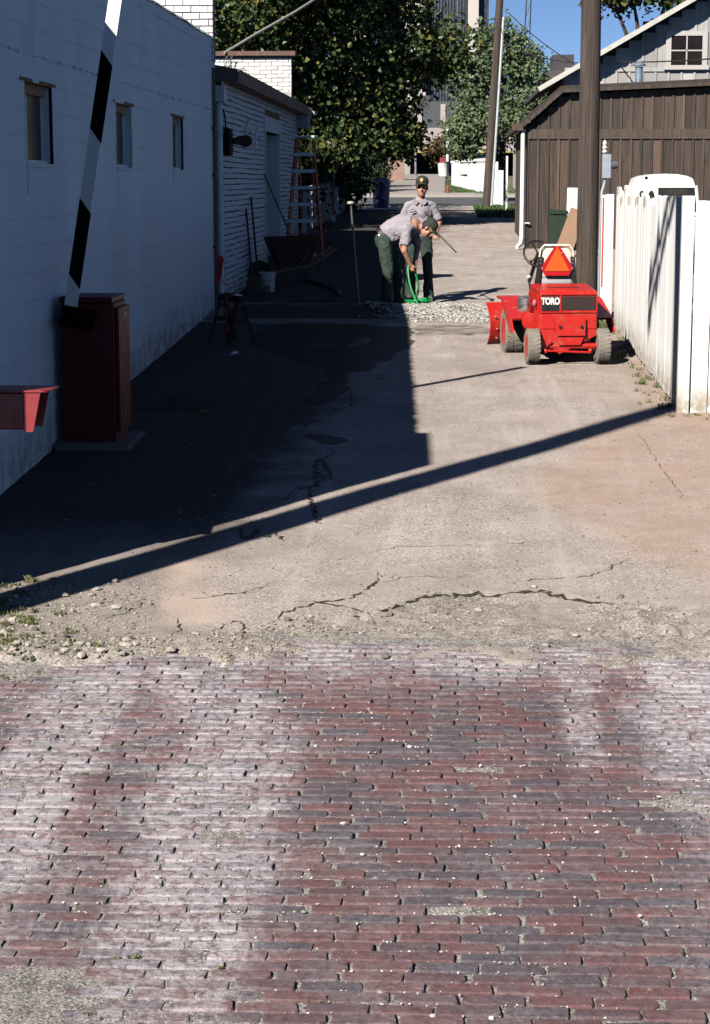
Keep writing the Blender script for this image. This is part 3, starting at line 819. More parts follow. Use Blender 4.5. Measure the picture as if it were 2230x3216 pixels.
# ------------------------------------------------------------------ low painted brick building
b2 = thing('brick_building', 'low white painted brick building with a recessed doorway beyond the block wall', 'building', (-3.2, 27.65, gz(27.65)))
bp = mat_paint('painted_brick_wall', (.72, .73, .74))
X2, YA, YB = -3.2, 27.65, 41.55
D0, D1, DZ = 34.1, 37.1, 3.70
HC_ = .0805
m = MB()
m.bb(-3.55, X2 - .014, YA, D0, .6, 4.24); m.bb(-3.55, X2 - .014, D1, YB, .6, 4.24); m.bb(-3.55, X2 - .014, D0, D1, DZ, 4.24)
m.bb(-9, -3.55, YA, YB, .6, 4.24)
W(m.build('wall_core', M('dirt_shadow_joint', (.05, .048, .045), .95, .3, 10), b2))  # dark joint colour holds both dirt and the mortar's shadow
z = 1.02
while z < 4.2:
    for a, b in ([(YA, YB)] if z > DZ + .3 else [(YA, D0 - .02), (D1 + .02, YB)]):
        n_ = int((b - a) / .21); vs = []; ph = random.uniform(0, 6)
        for i in range(n_ + 1):
            yy = a + (b - a) * i / n_; dz = random.gauss(0, .003) + .004 * math.sin(yy * 1.3 + ph); dx = random.gauss(0, .003); g_ = .006 + random.random() * .004
            vs += [(X2 - .04, yy, z + g_ + dz), (X2 + dx, yy, z + g_ + dz), (X2 + dx - .003, yy, z + HC_ - g_ + dz), (X2 - .04, yy, z + HC_ - g_ + dz)]
        fs = []
        for i in range(n_): o = 4 * i; fs += [(o + q, o + (q + 1) % 4, o + 4 + (q + 1) % 4, o + 4 + q) for q in range(4)]
        fs += [(0, 1, 2, 3), (4 * n_ + 3, 4 * n_ + 2, 4 * n_ + 1, 4 * n_)]
        mm = MB(); mm.add(vs, fs); W(mm.build('brick_course', bp, b2))
    z += HC_
W(MB().bb(-3.4, X2 + .012, D0 - .25, D1 + .12, DZ, DZ + .27).build('lintel', bp, b2, bevel=.008))
W(MB().bb(-3.5, X2 + .02, D0 - .02, D0 + .03, 1.4, DZ).build('door_jamb', bp, b2)); W(MB().bb(-3.5, X2 - .002, D1 - .10, D1 + .02, 1.4, DZ).build('door_jamb', bp, b2))
dr = W(MB().bb(-3.52, -3.47, D0, D1, 1.35, DZ).build('door', M('old_door_paint', (.16, .17, .19), .7, .3, 5, .3), b2))
MB().bb(-3.47, -3.44, D1 - .35, D1 - .28, 2.35, 2.45).build('handle', cm, dr).matrix_parent_inverse = Matrix.Identity(4)
# soldier-course arches of a filled-in opening
for yc, r_ in ((31.2, .55), (32.7, .45)):
    m = MB()
    for i in range(11):
        a = math.pi * (i + .5) / 11
        m.box((X2 + .004, yc + math.cos(a) * r_ * 1.1, 3.33 + math.sin(a) * r_ * .75), (.03, .10, .16), (a - math.pi / 2, 0, 0))
    W(m.build('brick_arch', bp, b2, bevel=.006))
fas = M('weathered_fascia', (.13, .105, .085), .85, .3, 4, .4, 30, stretch=(3, .3, 3))
m = MB(); m.prism([(X2 - .02, 4.24), (X2 + .22, 4.22), (X2 + .24, 4.40), (X2 - .3, 4.50), (-9, 5.25), (-9, 4.9), (-3.5, 4.2)], 'y', YA + .02, YB - .05)
W(m.build('roof', [fas], b2))
m = MB(); m.bb(X2 + .005, X2 + .245, YB - .28, YB + .30, 3.95, 4.22); m.prism([(X2 - .3, 4.222), (X2 + .36, 4.222), (X2 + .36, 4.30), (X2 - .3, 4.52)], 'y', YB - .045, YB + .42)
W(m.build('eave_return', M('eave_paint', (.34, .35, .37), .7, .2, 5), b2))
# tall gable wall at its far end, caught by the sun
g3 = thing('gable_wall', 'bright sunlit white brick gable wall behind the low roof', 'wall', (-4.2, 41.6, gz(41.6)))
brick_face(g3, -5.6, -3.345, 4.0, 5.465, 41.60, .245, .0835, wbrick, wjoint, .05, keep=lambda x, z: z > 4.3)
W(MB().bb(-5.6, -3.36, 41.63, 41.9, .9, 4.0).build('wall', wbrick, g3))
W(MB().bb(-5.7, -3.25, 41.5, 41.95, 5.467, 5.56).build('coping_beam', M('rusty_coping', (.13, .075, .06), .8, .4, 8), g3))
m = MB(); m.prism([(-4.3, 4.25), (-4.2, 4.68), (-3.9, 4.74), (-3.6, 4.70), (-3.342, 4.72), (-3.342, 4.25)], 'y', 41.565, 41.60)
W(m.build('render_patch', M('grey_render', (.40, .39, .38), .9, .3, 5, .6, 20), g3))
sm = M('dark_cable', (.03, .028, .026), .6, .2)
s = thing('service_cable', 'thick service cable running up from the white gable into the tree', 'cable', (-4.85, 41.5, 5.6))
W(MB().tube([(-4.75, 41.45, 5.52), (-4.2, 42.3, 5.95), (-3.4, 43.6, 6.55), (-2.6, 45.2, 7.25)], .03, 7).build('cable', M('grey_cable', (.30, .29, .26), .5, .3, 20), s))
for i in range(4):
    a = Vector((-4.72 + .05 * i, 41.48, 5.46)); q = [a, a + Vector((.02, -.04, -.2 - .04 * i)), a + Vector((.18 + .06 * i, -.04, -.34 + .04 * i)), a + Vector((.32 + .02 * i, -.04, -.30 - .05 * i))]
    if i % 2: q = [a, a + Vector((-.1, -.04, -.12)), a + Vector((-.04, -.04, -.33)), a + Vector((.18, -.05, -.46))]
    W(MB().tube(q, .009, 5).build('loose_wire', sm, s))
# lamp over the yard
lm = thing('wall_lamp', 'dark hooded flood lamp fixed to the painted brick wall', 'lamp', (-3.2, 28.2, 3.4))
lmm = M('lamp_paint', (.010, .010, .011), .9, .2, spec=.1)
W(MB().bb(-3.215, -3.10, 27.62, 28.02, 3.20, 3.58).build('back_box', lmm, lm, bevel=.02))
W(MB().tube([(-3.10, 27.9, 3.40), (-3.04, 28.4, 3.42), (-2.98, 28.7, 3.42)], [.04, .065, .09], 12).build('hood', lmm, lm, smooth=50))
W(MB().tube([(-3.17, 27.75, 3.58), (-3.18, 27.72, 3.75), (-3.19, 27.60, 3.84)], .012, 5).build('wire', lmm, lm))
# ================================================================== RIGHT SIDE
def mat_fence():
    n = NT('white_fence_paint'); x, y, z = n.xyz()
    v = n.scaled(6, 6, .5)
    c = n.ramp(n.noise(3, 7, .65, v), [(.3, (.80, .80, .78)), (.6, (.87, .87, .85))])
    c = n.mix(n.map(n.noise(5, 8, .75, v), .64, .72, 0, .75), c, (.40, .36, .31))
    gy = n.math('SUBTRACT', z, n.math('MULTIPLY', y, .0383))
    c = n.mix(n.math('MULTIPLY', n.map(gy, .42, .05), n.map(n.noise(9, 8, .7), .3, .62, .05, .9)), c, (.30, .24, .17))
    c = n.mix(n.map(n.noise(1.3, 5), .60, .75, 0, .25), c, (.55, .53, .52))
    return n.done(c, .75, n.bump(n.noise(6, 7, .7, v), .4, .006))
white_wood = mat_fence()
grey_wood = M('bare_grey_wood', (.42, .39, .35), .9, .25, 10, .5, 40, stretch=(4, 4, .5))
def board_mesh(w, h, t, cut, seed, dirt_top):
    """fence board standing on its base, worn uneven top"""
    r = random.Random(seed); m = MB(); n = 4
    tops = [h + r.uniform(-cut, cut) for _ in range(n + 1)]; bot = [r.uniform(-.02, .03) for _ in range(n + 1)]
    vs = []
    for i in range(n + 1):
        x = -w / 2 + w * i / n
        for yy in (-t / 2, t / 2):
            vs += [(x, yy, bot[i]), (x, yy, tops[i] - .10), (x, yy, tops[i])]
    fs = []; mi = []
    for i in range(n):
        o = 6 * i; p = o + 6
        fs += [(o, p, p + 1, o + 1), (o + 1, p + 1, p + 2, o + 2), (p + 3, o + 3, o + 4, p + 4), (p + 4, o + 4, o + 5, p + 5), (o + 2, p + 2, p + 5, o + 5), (o + 3, p + 3, p, o)]
    fs += [(0, 1, 4, 3), (1, 2, 5, 4)]; o = 6 * n; fs += [(o + 3, o + 4, o + 1, o), (o + 4, o + 5, o + 2, o + 1)]
    m.add(vs, fs)
    if dirt_top:
        m.mi = [1 if len({v for v in f} & set()) else 0 for f in m.f]
        for q, f in enumerate(m.f):
            if all(vs[v][2] > h - .16 for v in f): m.mi[q] = 1
    return m
fen = thing('white_board_fence', 'tall sunlit white board fence with jagged weathered tops on the right of the alley', 'fence', (2.2, 18.0, gz(18.0)))
FT = 2.68
y = 18.02; i = 0
while y < 25.05:
    w_ = random.uniform(.135, .165); h0 = gz(y) + .02
    short = .0
    dirt_top = y > 21.4 and random.random() < .55
    if y > 19.6: short = random.choice((0, 0, .03, .06, .10)) - (.06 if y > 23 else 0)
    m = board_mesh(w_ + .004, FT - h0 - short, .022, .012 if y < 21 else .03, i, dirt_top)
    o = m.build('board', [white_wood, grey_wood], fen, fixn=True)
    o.location = (2.2 + random.gauss(0, .0012), y + w_ / 2, h0); o.rotation_euler = (random.gauss(0, .004), random.gauss(0, .003), R(90) + random.gauss(0, .008)); W(o)
    y += w_; i += 1
for zz in (1.25, 2.25):
    W(MB().bar((2.235, 18.0, zz), (2.235, 25.1, zz + .05), .04, .09).build('rail', grey_wood, fen))
W(MB().bb(2.165, 2.275, 17.90, 18.015, gz(17.9) - .05, 2.70).build('post', white_wood, fen, bevel=.006))
W(MB().bb(2.19, 2.26, 25.06, 25.16, gz(25) - .05, 2.62).build('post', M('grey_post', (.16, .16, .165), .9, .3), fen, bevel=.006))
ret = thing('side_fence', 'sunlit white board fence turning away at the near corner', 'fence', (2.3, 17.96, gz(17.96)))
x = 2.285
while x < 5.2:
    w_ = random.uniform(.135, .165); m = board_mesh(w_ - .008, 2.66 - gz(17.9), .022, .02, i, False); i += 1
    o = m.build('board', white_wood, ret); o.location = (x + w_ / 2, 17.94, gz(17.9)); o.rotation_euler = (0, random.gauss(0, .006), random.gauss(0, .01)); W(o); x += w_
# gate boards by the pole
gt = thing('gate_boards', 'pair of narrow white gate boards standing beside the utility pole', 'gate', (2.09, 25.6, gz(25.6)))
o = board_mesh(.155, 1.68, .03, .012, 400, False).build('board', white_wood, gt); o.location = (2.115, 25.62, gz(25.6)); W(o)
W(MB().bb(2.045, 2.065, 25.6, 25.70, 1.45, 2.62).build('red_edge', M('red_strip', (.45, .045, .035), .6), gt))

# ------------------------------------------------------------------ utility poles
def mat_pole():
    n = NT('pole_wood')
    v = n.scaled(9, 9, .35)
    c = n.ramp(n.noise(3, 8, .7, v), [(.30, (.012, .009, .008)), (.45, (.055, .042, .034)), (.6, (.085, .066, .053)), (.75, (.14, .11, .09))])
    return n.done(c, .9, n.bump(n.noise(4, 8, .7, v), .8, .03))
polem = mat_pole()
def pole_mesh(h, r0, r1, lean=(0, 0), n=18):
    m = MB(); k = 8
    return m.tube([(lean[0] * t / k, lean[1] * t / k, h * t / k - .1) for t in range(k + 1)], [r0 + (r1 - r0) * t / k for t in range(k + 1)], n)
up = thing('utility_pole', 'thick weathered brown utility pole behind the red tractor', 'pole', (1.885, 26.0, gz(26)))
pole_mesh(9.5, .150, .110, (-.03, 0)).build('pole', polem, up, smooth=50)
bm_ = M('grey_metal_box', (.36, .40, .45), .4, .12, 10, .05, metal=.3)
met = MB().bb(.17, .29, -.10, .02, 1.87, 2.19).build('meter_box', bm_, up, bevel=.01)
MB().lathe([(.055, 0), (.055, .05), (.045, .09), (.0, .10)], (.29, -.04, 2.05), 'x', 14).build('meter_glass', M('meter_dial', (.10, .11, .12), .25), met, smooth=40)
MB().lathe([(.02, 0), (.035, .02), (.02, .05), (.035, .07), (.02, .1), (.03, .13), (.012, .17), (0, .18)], (.20, -.05, 2.20), 'z', 10).build('insulator', M('porcelain', (.75, .75, .72), .3), met, smooth=30)
MB().tube([(.215, -.05, 1.87), (.20, -.05, 1.78), (.175, -.06, 1.70), (.165, -.06, 1.2), (.160, -.06, .0)], .022, 8).build('conduit', bm_, up, smooth=60)
u2 = thing('far_utility_pole', 'slim leaning utility pole with a bright conduit beyond the shed', 'pole', (1.33, 65.7, gz(65.7)))
pole_mesh(10, .15, .11, (.52, 0)).build('pole', polem, u2, smooth=50)
MB().tube([(.17, -.12, .1), (.17 + .052 * 6.2, -.10, 6.3)], .045, 8).build('conduit', M('bright_conduit', (.62, .64, .66), .35, .1, metal=.4), u2, smooth=60)
m = MB(); m.bb(-.4, 1.7, -.06, .06, 8.1, 8.22)
m.build('crossarm', polem, u2)
for dx in (-.3, .2, .9, 1.5): MB().lathe([(.03, 0), (.05, .05), (.03, .1), (.05, .14), (0, .2)], (dx, 0, 8.22), 'z', 8).build('insulator', sm, u2)
m = MB(); m.lathe([(.16, 0), (.18, .03), (.18, .55), (.12, .62), (0, .64)], (.95, -.25, 7.2), 'z', 14); m.build('bracket_coil', M('bracket_grey', (.16, .18, .2), .5), u2, smooth=40)
def wire(name, label, pts, r=.012):
    P = []
    for a, b in zip(pts, pts[1:]):
        a, b = Vector(a), Vector(b)
        for t in range(8): P.append(a.lerp(b, t / 8) - Vector((0, 0, 4 * .012 * (b - a).length * (t / 8) * (1 - t / 8))))
    P.append(Vector(pts[-1]))
    return tag(MB().tube(P, r, 5).build(name, sm, None), label, 'wire')
wire('overhead_wire', 'thin wire crossing the sky from the leaning pole to the grey barn, upper one', [(2.0, 65.6, 8.35), (4.2, 46.2, 4.95)], .016)
wire('overhead_wire', 'thin wire from the leaning pole passing behind the thick pole, lower one', [(1.9, 65.6, 7.35), (4.0, 45.5, 5.55), (8, 30, 5.3)], .016)
wire('overhead_wire', 'thin wire between the leaning pole and the dark tree', [(1.75, 65.6, 7.9), (-4.2, 48, 6.2)], .012)
# lattice radio mast far behind, only its thin frame shows
rm = thing('lattice_mast', 'thin dark lattice mast standing far behind the poplar', 'mast', (5.3, 140, gz(140)))
m = MB()
for s_ in (-.28, .28): m.tube([(s_, 0, 0), (s_ * .4 + .5, 0, 17)], .05, 5)
for k in range(14):
    t = k / 14; a = -.28 * (1 - .6 * t) + .5 * t; b = .28 * (1 - .6 * t) + .5 * t
    m.tube([(a, 0, 17 * t), (b + .03, 0, 17 * (t + .07))], .03, 4)
m.build('frame', cm, rm)

# tall pole out of frame to the left; only its long shadow reaches the picture
up3 = thing('corner_pole', 'tall pole by the corner of the block building casting the long shadow', 'pole', (-4.55, 7.55, gz(7.5)))
pole_mesh(12.9, .21, .15).build('pole', polem, up3, smooth=50)
za_ = 12.35 - gz(7.5)
for s_ in (-1, 1):
    ox, oy = .51 * .18 * s_, .86 * .18 * s_
    MB().bar((1.2 + ox, -.71 + oy, za_), (-1.22 + ox, .72 + oy, za_), .10, .12).build('crossarm', polem, up3)
    for q_ in (.95, .70): MB().lathe([(.05, 0), (.09, .05), (.05, .1), (.09, .16), (.04, .24), (0, .25)], (-1.17 * q_ + ox * 2.0, .69 * q_ + oy * 2.0, za_ - .10), 'z', 10).build('insulator', M('brown_insulator', (.10, .05, .03), .4), up3)

# ------------------------------------------------------------------ brown board and batten shed
def mat_board(name, a, b, c):
    n = NT(name); r = n.new('ShaderNodeObjectInfo').outputs['Random']
    v = n.scaled(7, 7, .45)
    c1 = n.ramp(n.noise(3, 8, .7, v), [(.28, a), (.5, b), (.75, c)])
    c2 = n.mix(n.map(n.math('FRACT', n.math('MULTIPLY', r, 5.7)), 0, 1, .1, .7), c1, n.ramp(n.math('FRACT', n.math('MULTIPLY', r, 13.7)), [(0, sh(a, 1.0)), (.3, sh(b, .7)), (.55, sh(c, 1.15)), (.8, sh(b, 1.5)), (1, sh(a, 1.5))]))
    k = n.map(n.voro(2.2, vec=n.scaled(2.5, 2.5, 1)), .05, .02)
    c2 = n.mix(k, c2, (.008, .006, .005))
    return n.done(c2, .85, n.bump(n.noise(4, 7, .7, v), .6, .02))
brd = mat_board('brown_boards', (.016, .013, .011), (.060, .046, .038), (.145, .092, .064))
shed = thing('brown_shed', 'dark brown board and batten shed with a low roof', 'shed', (1.6, 39, gz(39)))
SX0, SY = 1.60, 39.0
def roof_z(x): return 3.97 + (x - 1.60) * (4.60 - 3.97) / (2.26 - 1.60) if x < 2.26 else 4.60 + (x - 2.26) * .045
zb = gz(39) - .05
W(MB().prism([(SX0 + .02, zb), (9, zb), (9, 4.85), (2.26, 4.5), (SX0 + .02, 3.92)], 'y', SY + .03, SY + 6.5).build('wall_core', M('shed_gap', (.012, .009, .007), .9), shed))
x = SX0; i = 0
while x < 6.6:
    w_ = .205
    zt = min(roof_z(x), roof_z(x + w_)) - .06
    for z0, z1, dy in ((zb, 3.66, 0), (3.86, zt, .008)):
        if z1 - z0 < .05: continue
        o = W(MB().bb(x + .004, x + w_ - .004, SY + dy, SY + .025 + dy, z0, z1).build('board', brd, shed))
    W(MB().bb(x - .022, x + .022, SY - .022, SY, zb, 3.66).build('batten', brd, shed))
    zq = roof_z(x) - .08
    if zq > 3.9: W(MB().bb(x - .022, x + .022, SY - .014, SY + .008, 3.86, zq).build('batten', brd, shed))
    x += w_
W(MB().bb(SX0 - .03, 6.6, SY - .035, SY - .001, 3.662, 3.858).build('belt_board', brd, shed, bevel=.006))
# alley side wall of the shed
y = SY + .03
while y < SY + 6.4:
    W(MB().bb(SX0 - .005, SX0 + .018, y, y + .2, zb, 3.9).build('side_board', brd, shed)); y += .205
m = MB()
m.prism([(1.36, 3.84), (1.36, 3.93), (2.24, 4.70), (6.8, 4.90), (6.8, 4.78), (2.28, 4.585), (1.42, 3.84)], 'y', SY - .16, SY + 6.8)
W(m.build('roof', M('shed_roof', (.04, .032, .027), .9, .3, 4, .4), shed))
for p, q in (((1.40, 3.86), (2.26, 4.60)), ((2.26, 4.60), (6.8, 4.80))):
    W(MB().bar((p[0], SY - .172, p[1]), (q[0], SY - .172, q[1]), .022, .07).build('rake_board', brd, shed))
W(MB().bb(1.28, 1.50, SY - .20, SY + .10, 3.82, 3.96).build('eave_end', brd, shed, bevel=.01))
dp = thing('shed_downpipe', 'thin white downpipe on the corner of the brown shed', 'downpipe', (1.52, 38.9, gz(38.9)))
wpipe = M('white_downpipe', (.80, .80, .77), .45, .08)
W(MB().tube([(1.50, 38.9, 3.86), (1.50, 38.9, 1.72), (1.48, 38.85, 1.60), (1.40, 38.72, 1.53)], .045, 8).build('pipe', wpipe, dp, smooth=60))
W(MB().bb(1.50, 1.66, 38.9, 38.93, 2.0, 2.02).build('bracket', wpipe, dp))
vp = thing('stove_pipe', 'blue grey metal stove pipe with a cap above the shed roof', 'pipe', (3.93, 40.6, 4.6))
pm = M('zinc', (.26, .34, .40), .35, .15, 8, .05, metal=.5)
MB().tube([(0, 0, -.1), (0, 0, .56)], .082, 14).build('pipe', pm, vp, smooth=60)
MB().lathe([(.0, 0), (.14, .0), (.14, .03), (.03, .09), (0, .10)], (0, 0, .58), 'z', 14).build('cap', pm, vp, smooth=40)

# ------------------------------------------------------------------ grey barn
barn = thing('grey_barn', 'pale grey board and batten barn gable with a small four pane window', 'barn', (4.5, 46, gz(46)))
gw = mat_board('grey_boards', (.27, .265, .26), (.36, .352, .342), (.44, .428, .412))
bx0, pk, zk = 2.72, 7.3, 7.86
def bz(x): return 5.22 + (x - 2.72) * (zk - 5.22) / (pk - 2.72) if x < pk else zk - (x - pk) * (zk - 5.22) / (pk - 2.72)
zb2 = gz(46) - .1
W(MB().prism([(bx0, zb2), (11.9, zb2), (11.9, bz(11.9)), (pk, zk), (bx0, bz(bx0))], 'y', 46.03, 54).build('wall_core', M('barn_gap', (.05, .045, .04), .9), barn))
x = bx0
while x < 11.8:
    w_ = .302
    zt = min(bz(x), bz(x + w_)) - .02
    o = W(MB().bb(x + .003, x + w_ - .003, 46.0, 46.025, zb2, 5.36).build('board', gw, barn))
    if zt > 5.45: W(MB().bb(x + .003, x + w_ - .003, 46.004, 46.028, 5.455, zt).build('board', gw, barn))
    W(MB().bb(x - .025, x + .025, 45.975, 46.0, zb2, 5.36).build('batten', gw, barn))
    if bz(x) > 5.55: W(MB().bb(x - .025, x + .025, 45.98, 46.004, 5.455, bz(x) - .05).build('batten', gw, barn))
    x += w_
W(MB().bb(bx0, 11.8, 45.965, 46.0, 5.362, 5.453).build('belt_board', gw, barn))
m = MB(); m.prism([(2.1, 4.89), (2.1, 4.99), (pk, zk + .16), (12.6, 4.92), (12.6, 4.82), (pk, zk + .03)], 'y', 45.55, 54.4)
W(m.build('roof', M('barn_shingle', (.055, .05, .046), .95, .3, 6, .5), barn))
for s_ in (-1, 1):
    a = (pk + s_ * 5.2, 45.535, 4.94); W(MB().bar(a, (pk, 45.535, zk + .07), .03, .11).build('rake_board', M('rake_paint', (.48, .46, .42), .7), barn))
wf = W(MB().bb(5.06, 5.18, 45.94, 45.965, 5.42, 6.28).bb(5.9, 6.02, 45.94, 45.965, 5.42, 6.28).bb(5.18, 5.9, 45.94, 45.965, 6.17, 6.28).bb(5.02, 6.06, 45.90, 45.965, 5.40, 5.50).build('window', gw, barn))
MB().bb(5.18, 5.9, 45.965, 45.972, 5.5, 6.17).build('pane', glassm, wf)
for b_ in ((5.525, 5.555, 5.5, 6.17), (5.18, 5.9, 5.82, 5.85)): MB().bb(b_[0], b_[1], 45.945, 45.963, b_[2], b_[3]).build('muntin', M('muntin_paint', (.42, .41, .39), .7), wf)

# ------------------------------------------------------------------ things leaning by the shed
o = MB().box((0, 0, .6), (.21, .03, 1.25)).build('white_board', white_wood, None, loc=(2.47, 38.75, gz(38.7)), rot=(R(-4), R(1.5), 0), bevel=.004)
tag(o, 'white painted board leaning upright against the brown shed', 'board')
o = MB().box((0, 0, .48), (.32, .03, .95)).build('plywood_board', M('plywood', (.30, .185, .12), .8, .15, 6, .2, 40, stretch=(8, 8, .8)), None, loc=(2.17, 36.7, gz(36.7)), rot=(R(-6), R(20), 0), bevel=.004)
tag(o, 'bare brown plywood board tilted against the utility pole', 'board')
gb = thing('green_bin', 'dark green metal bin against the brown shed', 'bin', (2.2, 38.3, gz(38.3)))
grn = M('bin_green', (.014, .030, .018), .5, .3, 8)
MB().prism([(-.15, .0), (.15, 0), (.17, .72), (-.17, .72)], 'y', -.15, .15).build('body', grn, gb, bevel=.01)
MB().prism([(-.19, .725), (.19, .725), (.17, .80), (-.17, .83)], 'y', -.18, .18).build('lid', grn, gb, bevel=.01)

# ------------------------------------------------------------------ small white utility cart behind the fence
cart = thing('utility_cart', 'small white utility cart whose cab roof shows above the fence', 'cart', (3.70, 33.8, gz(33.8)))
cw = M('cart_white', (.80, .80, .76), .35, .05, 6, .03)
rub_ = M('rubber', (.02, .02, .021), .85, .2, 20, .3)
dk = M('cart_dark', (.02, .02, .022), .3)
zc = .32
MB().prism([(-.5, zc), (.5, zc), (.53, .95), (-.53, .95)], 'y', -.9, 1.0).build('body', cw, cart, bevel=.05, seg=3)
# cab: rear wall with big opening, side walls with arched openings, domed roof
m = MB()
zr = 2.96 - gz(33.8)
def arc_roof(y0, y1):
    prof = []
    for k in range(9):
        a = math.pi * k / 8; prof.append((-math.cos(a) * .50, zr - .20 + math.sin(a) ** .55 * .20))
    return prof
pr = arc_roof(0, 0)
MB().prism([(-.55, zr - .24)] + pr + [(.55, zr - .24)], 'y', -.72, .72).build('cab_roof', cw, cart, bevel=.03, seg=2, smooth=40)
fr = MB()
fr.bar((-.53, -.70, .95), (-.51, -.68, zr - .2), .08, .06); fr.bar((.58, -.72, .95), (.52, -.68, zr - .2), .06, .05)
fr.bar((-.55, .70, .95), (-.51, .68, zr - .2), .06, .1); fr.bar((.56, .70, .95), (.52, .68, zr - .2), .06, .1)
fr.bar((-.54, -.2, .95), (-.52, -.2, zr - .2), .05, .08); fr.bar((-.54, .25, .95), (-.52, .25, zr - .2), .05, .08)
fr.bb(-.54, .55, -.71, -.66, .95, 1.02); fr.bb(-.52, -.12, -.72, -.665, .95, zr - .22)
fr.build('cab_frame', cw, cart, bevel=.012, seg=2)
MB().bb(-.12, .52, -.695, -.685, 1.02, zr - .22).build('rear_window', mat_glass('cart_glass', (.02, .02, .018)), cart)
for xx in (-.40, -.24):
    q = [(xx + .055 * math.cos(a), (zr - .40) + .12 * math.sin(a) if a < math.pi else (zr - .40) + .25 * math.sin(a)) for a in [2 * math.pi * k / 16 for k in range(16)]]
    MB().prism(q, 'y', -.728, -.722).build('oval_window', dk, cart)
MB().lathe([(.03, 0), (.035, .02), (.0, .04)], (-.33, -.72, zr - .07), 'y', 10).build('marker_lamp', M('amber_lens', (.35, .06, .03), .3), cart)
for xx, yy in ((-.46, -.55), (.46, -.55), (-.46, .7), (.46, .7)):
    w_ = MB().lathe([(.10, -.07), (.20, -.07), (.225, -.04), (.225, .04), (.20, .07), (.10, .07)], (xx, yy, .225), 'x', 18).build('wheel', rub_, cart, smooth=40)
    MB().lathe([(.09, -.05), (.11, -.05), (.11, .05), (.09, .05)], (xx, yy, .225), 'x', 14).build('rim', cw, w_)
# ================================================================== THINGS IN THE ALLEY
redp = M('tractor_red', (.50, .018, .014), .32, .06, 5, .03, 60, spec=.5, dirt=(.36, .13, .085), damt=.5, dscale=9)
blk = M('satin_black', (.012, .012, .013), .45, .2)
tyre = M('dusty_tyre', (.22, .195, .165), .95, .2, 12, .4, 50, dirt=(.31, .27, .225), damt=.6, dscale=8)
chrome = M('muffler_metal', (.62, .60, .56), .22, .1, 10, .05, metal=.9)
cream = M('seat_cream', (.66, .61, .52), .5, .08, 10)
whitep = M('lettering_white', (.82, .80, .74), .5, .02)
def text_obj(txt, size, mat, parent, loc, rot, ext=.002, bold=.0, sx=1.0):
    cu = bpy.data.curves.new('lettering', 'FONT'); cu.body = txt; cu.size = size; cu.extrude = ext; cu.offset = bold
    cu.align_x = 'CENTER'; cu.align_y = 'CENTER'
    t = bpy.data.objects.new('lettering_tmp', cu); col.objects.link(t)
    bpy.context.view_layer.update()
    me = bpy.data.meshes.new_from_object(t.evaluated_get(bpy.context.evaluated_depsgraph_get()))
    bpy.data.objects.remove(t); bpy.data.curves.remove(cu)
    me.materials.clear(); me.materials.append(mat)
    o = bpy.data.objects.new('lettering', me); col.objects.link(o); o.parent = parent
    o.location = loc; o.rotation_euler = rot; o.scale = (sx, 1, 1); return o
tr = thing('red_tractor', 'bright red compact tractor with a front blade and an orange warning triangle', 'tractor', (1.355, 21.40, gz(21.4)), R(7.0)); tr.scale = (.97, 1, 1.045)
# rear bodywork: engine hood, radiator frame, lower skirt
hood = MB()
hood.prism([(0.0, .37), (.0, .74), (.03, .775), (.66, .825), (.70, .80), (.72, .37)], 'x', -.325, .335)
hd = hood.build('hood', redp, tr, bevel=.012, seg=2)
gx = lambda px: (px - 1010) / 610 * .71          # rear face layout, metres from the middle
MB().bb(-.312, -.105, -.010, .004, .565, .722).build('name_plate', blk, hd, bevel=.004)
MB().bb(-.085, .322, -.006, .006, .575, .722).build('grille', M('grille_mesh', (.025, .012, .012), .6, .4, 120, .6, 200), hd)
for k in range(9): MB().bb(-.08 + k * .047, -.075 + k * .047, -.010, -.004, .578, .72).build('grille_bar', M('grille_bar', (.05, .02, .02), .5), hd)
def toro_letter(ch):
    pass
text_obj('TORO', .098, whitep, hd, (-.209, -.013, .668), (R(90), 0, 0), .002, .0046, .76)
for a_, b_ in (((-.322, .735), (.335, .748)), ((-.322, .545), (.335, .562))):
    MB().bb(a_[0], b_[0], -.014, .0, a_[1], b_[1]).build('trim', redp, hd, bevel=.004)
for x0, x1 in ((-.322, -.312), (-.105, -.085), (.322, .335)): MB().bb(x0, x1, -.012, .0, .562, .735).build('trim', redp, hd)
MB().bb(-.18, .18, .30, .325, .796, .803).build('hood_slot', blk, hd)
lb = MB()
lb.prism([(-.33, .535), (.34, .535), (.34, .30), (.20, .235), (-.09, .10), (-.33, .30)], 'y', .008, .05)
lb.build('rear_skirt', redp, tr, bevel=.008)
MB().prism([(-.16, .49), (.20, .49), (.20, .30), (-.13, .30)], 'y', -.04, .008).build('hitch_plate', redp, tr, bevel=.006)
MB().prism([(-.14, .295), (.19, .295), (.15, .20), (-.10, .20)], 'y', -.02, .02).build('counterweight', redp, tr, bevel=.006)
for xx in (-.10, .15): MB().lathe([(.012, -.055), (.018, -.055), (.018, -.04), (.0, -.04)], (xx, 0, .40), 'y', 10).build('bolt', blk, tr)
for xx in (-.345, .325): MB().bb(xx, xx + .02, .05, .70, .30, .74).build('side_panel', redp, tr, bevel=.005)
MB().bb(-.30, .30, .10, 1.5, .20, .34).build('chassis', redp, tr, bevel=.01)
MB().bb(-.28, .28, .14, .5, .34, .72).build('engine_block', blk, tr)
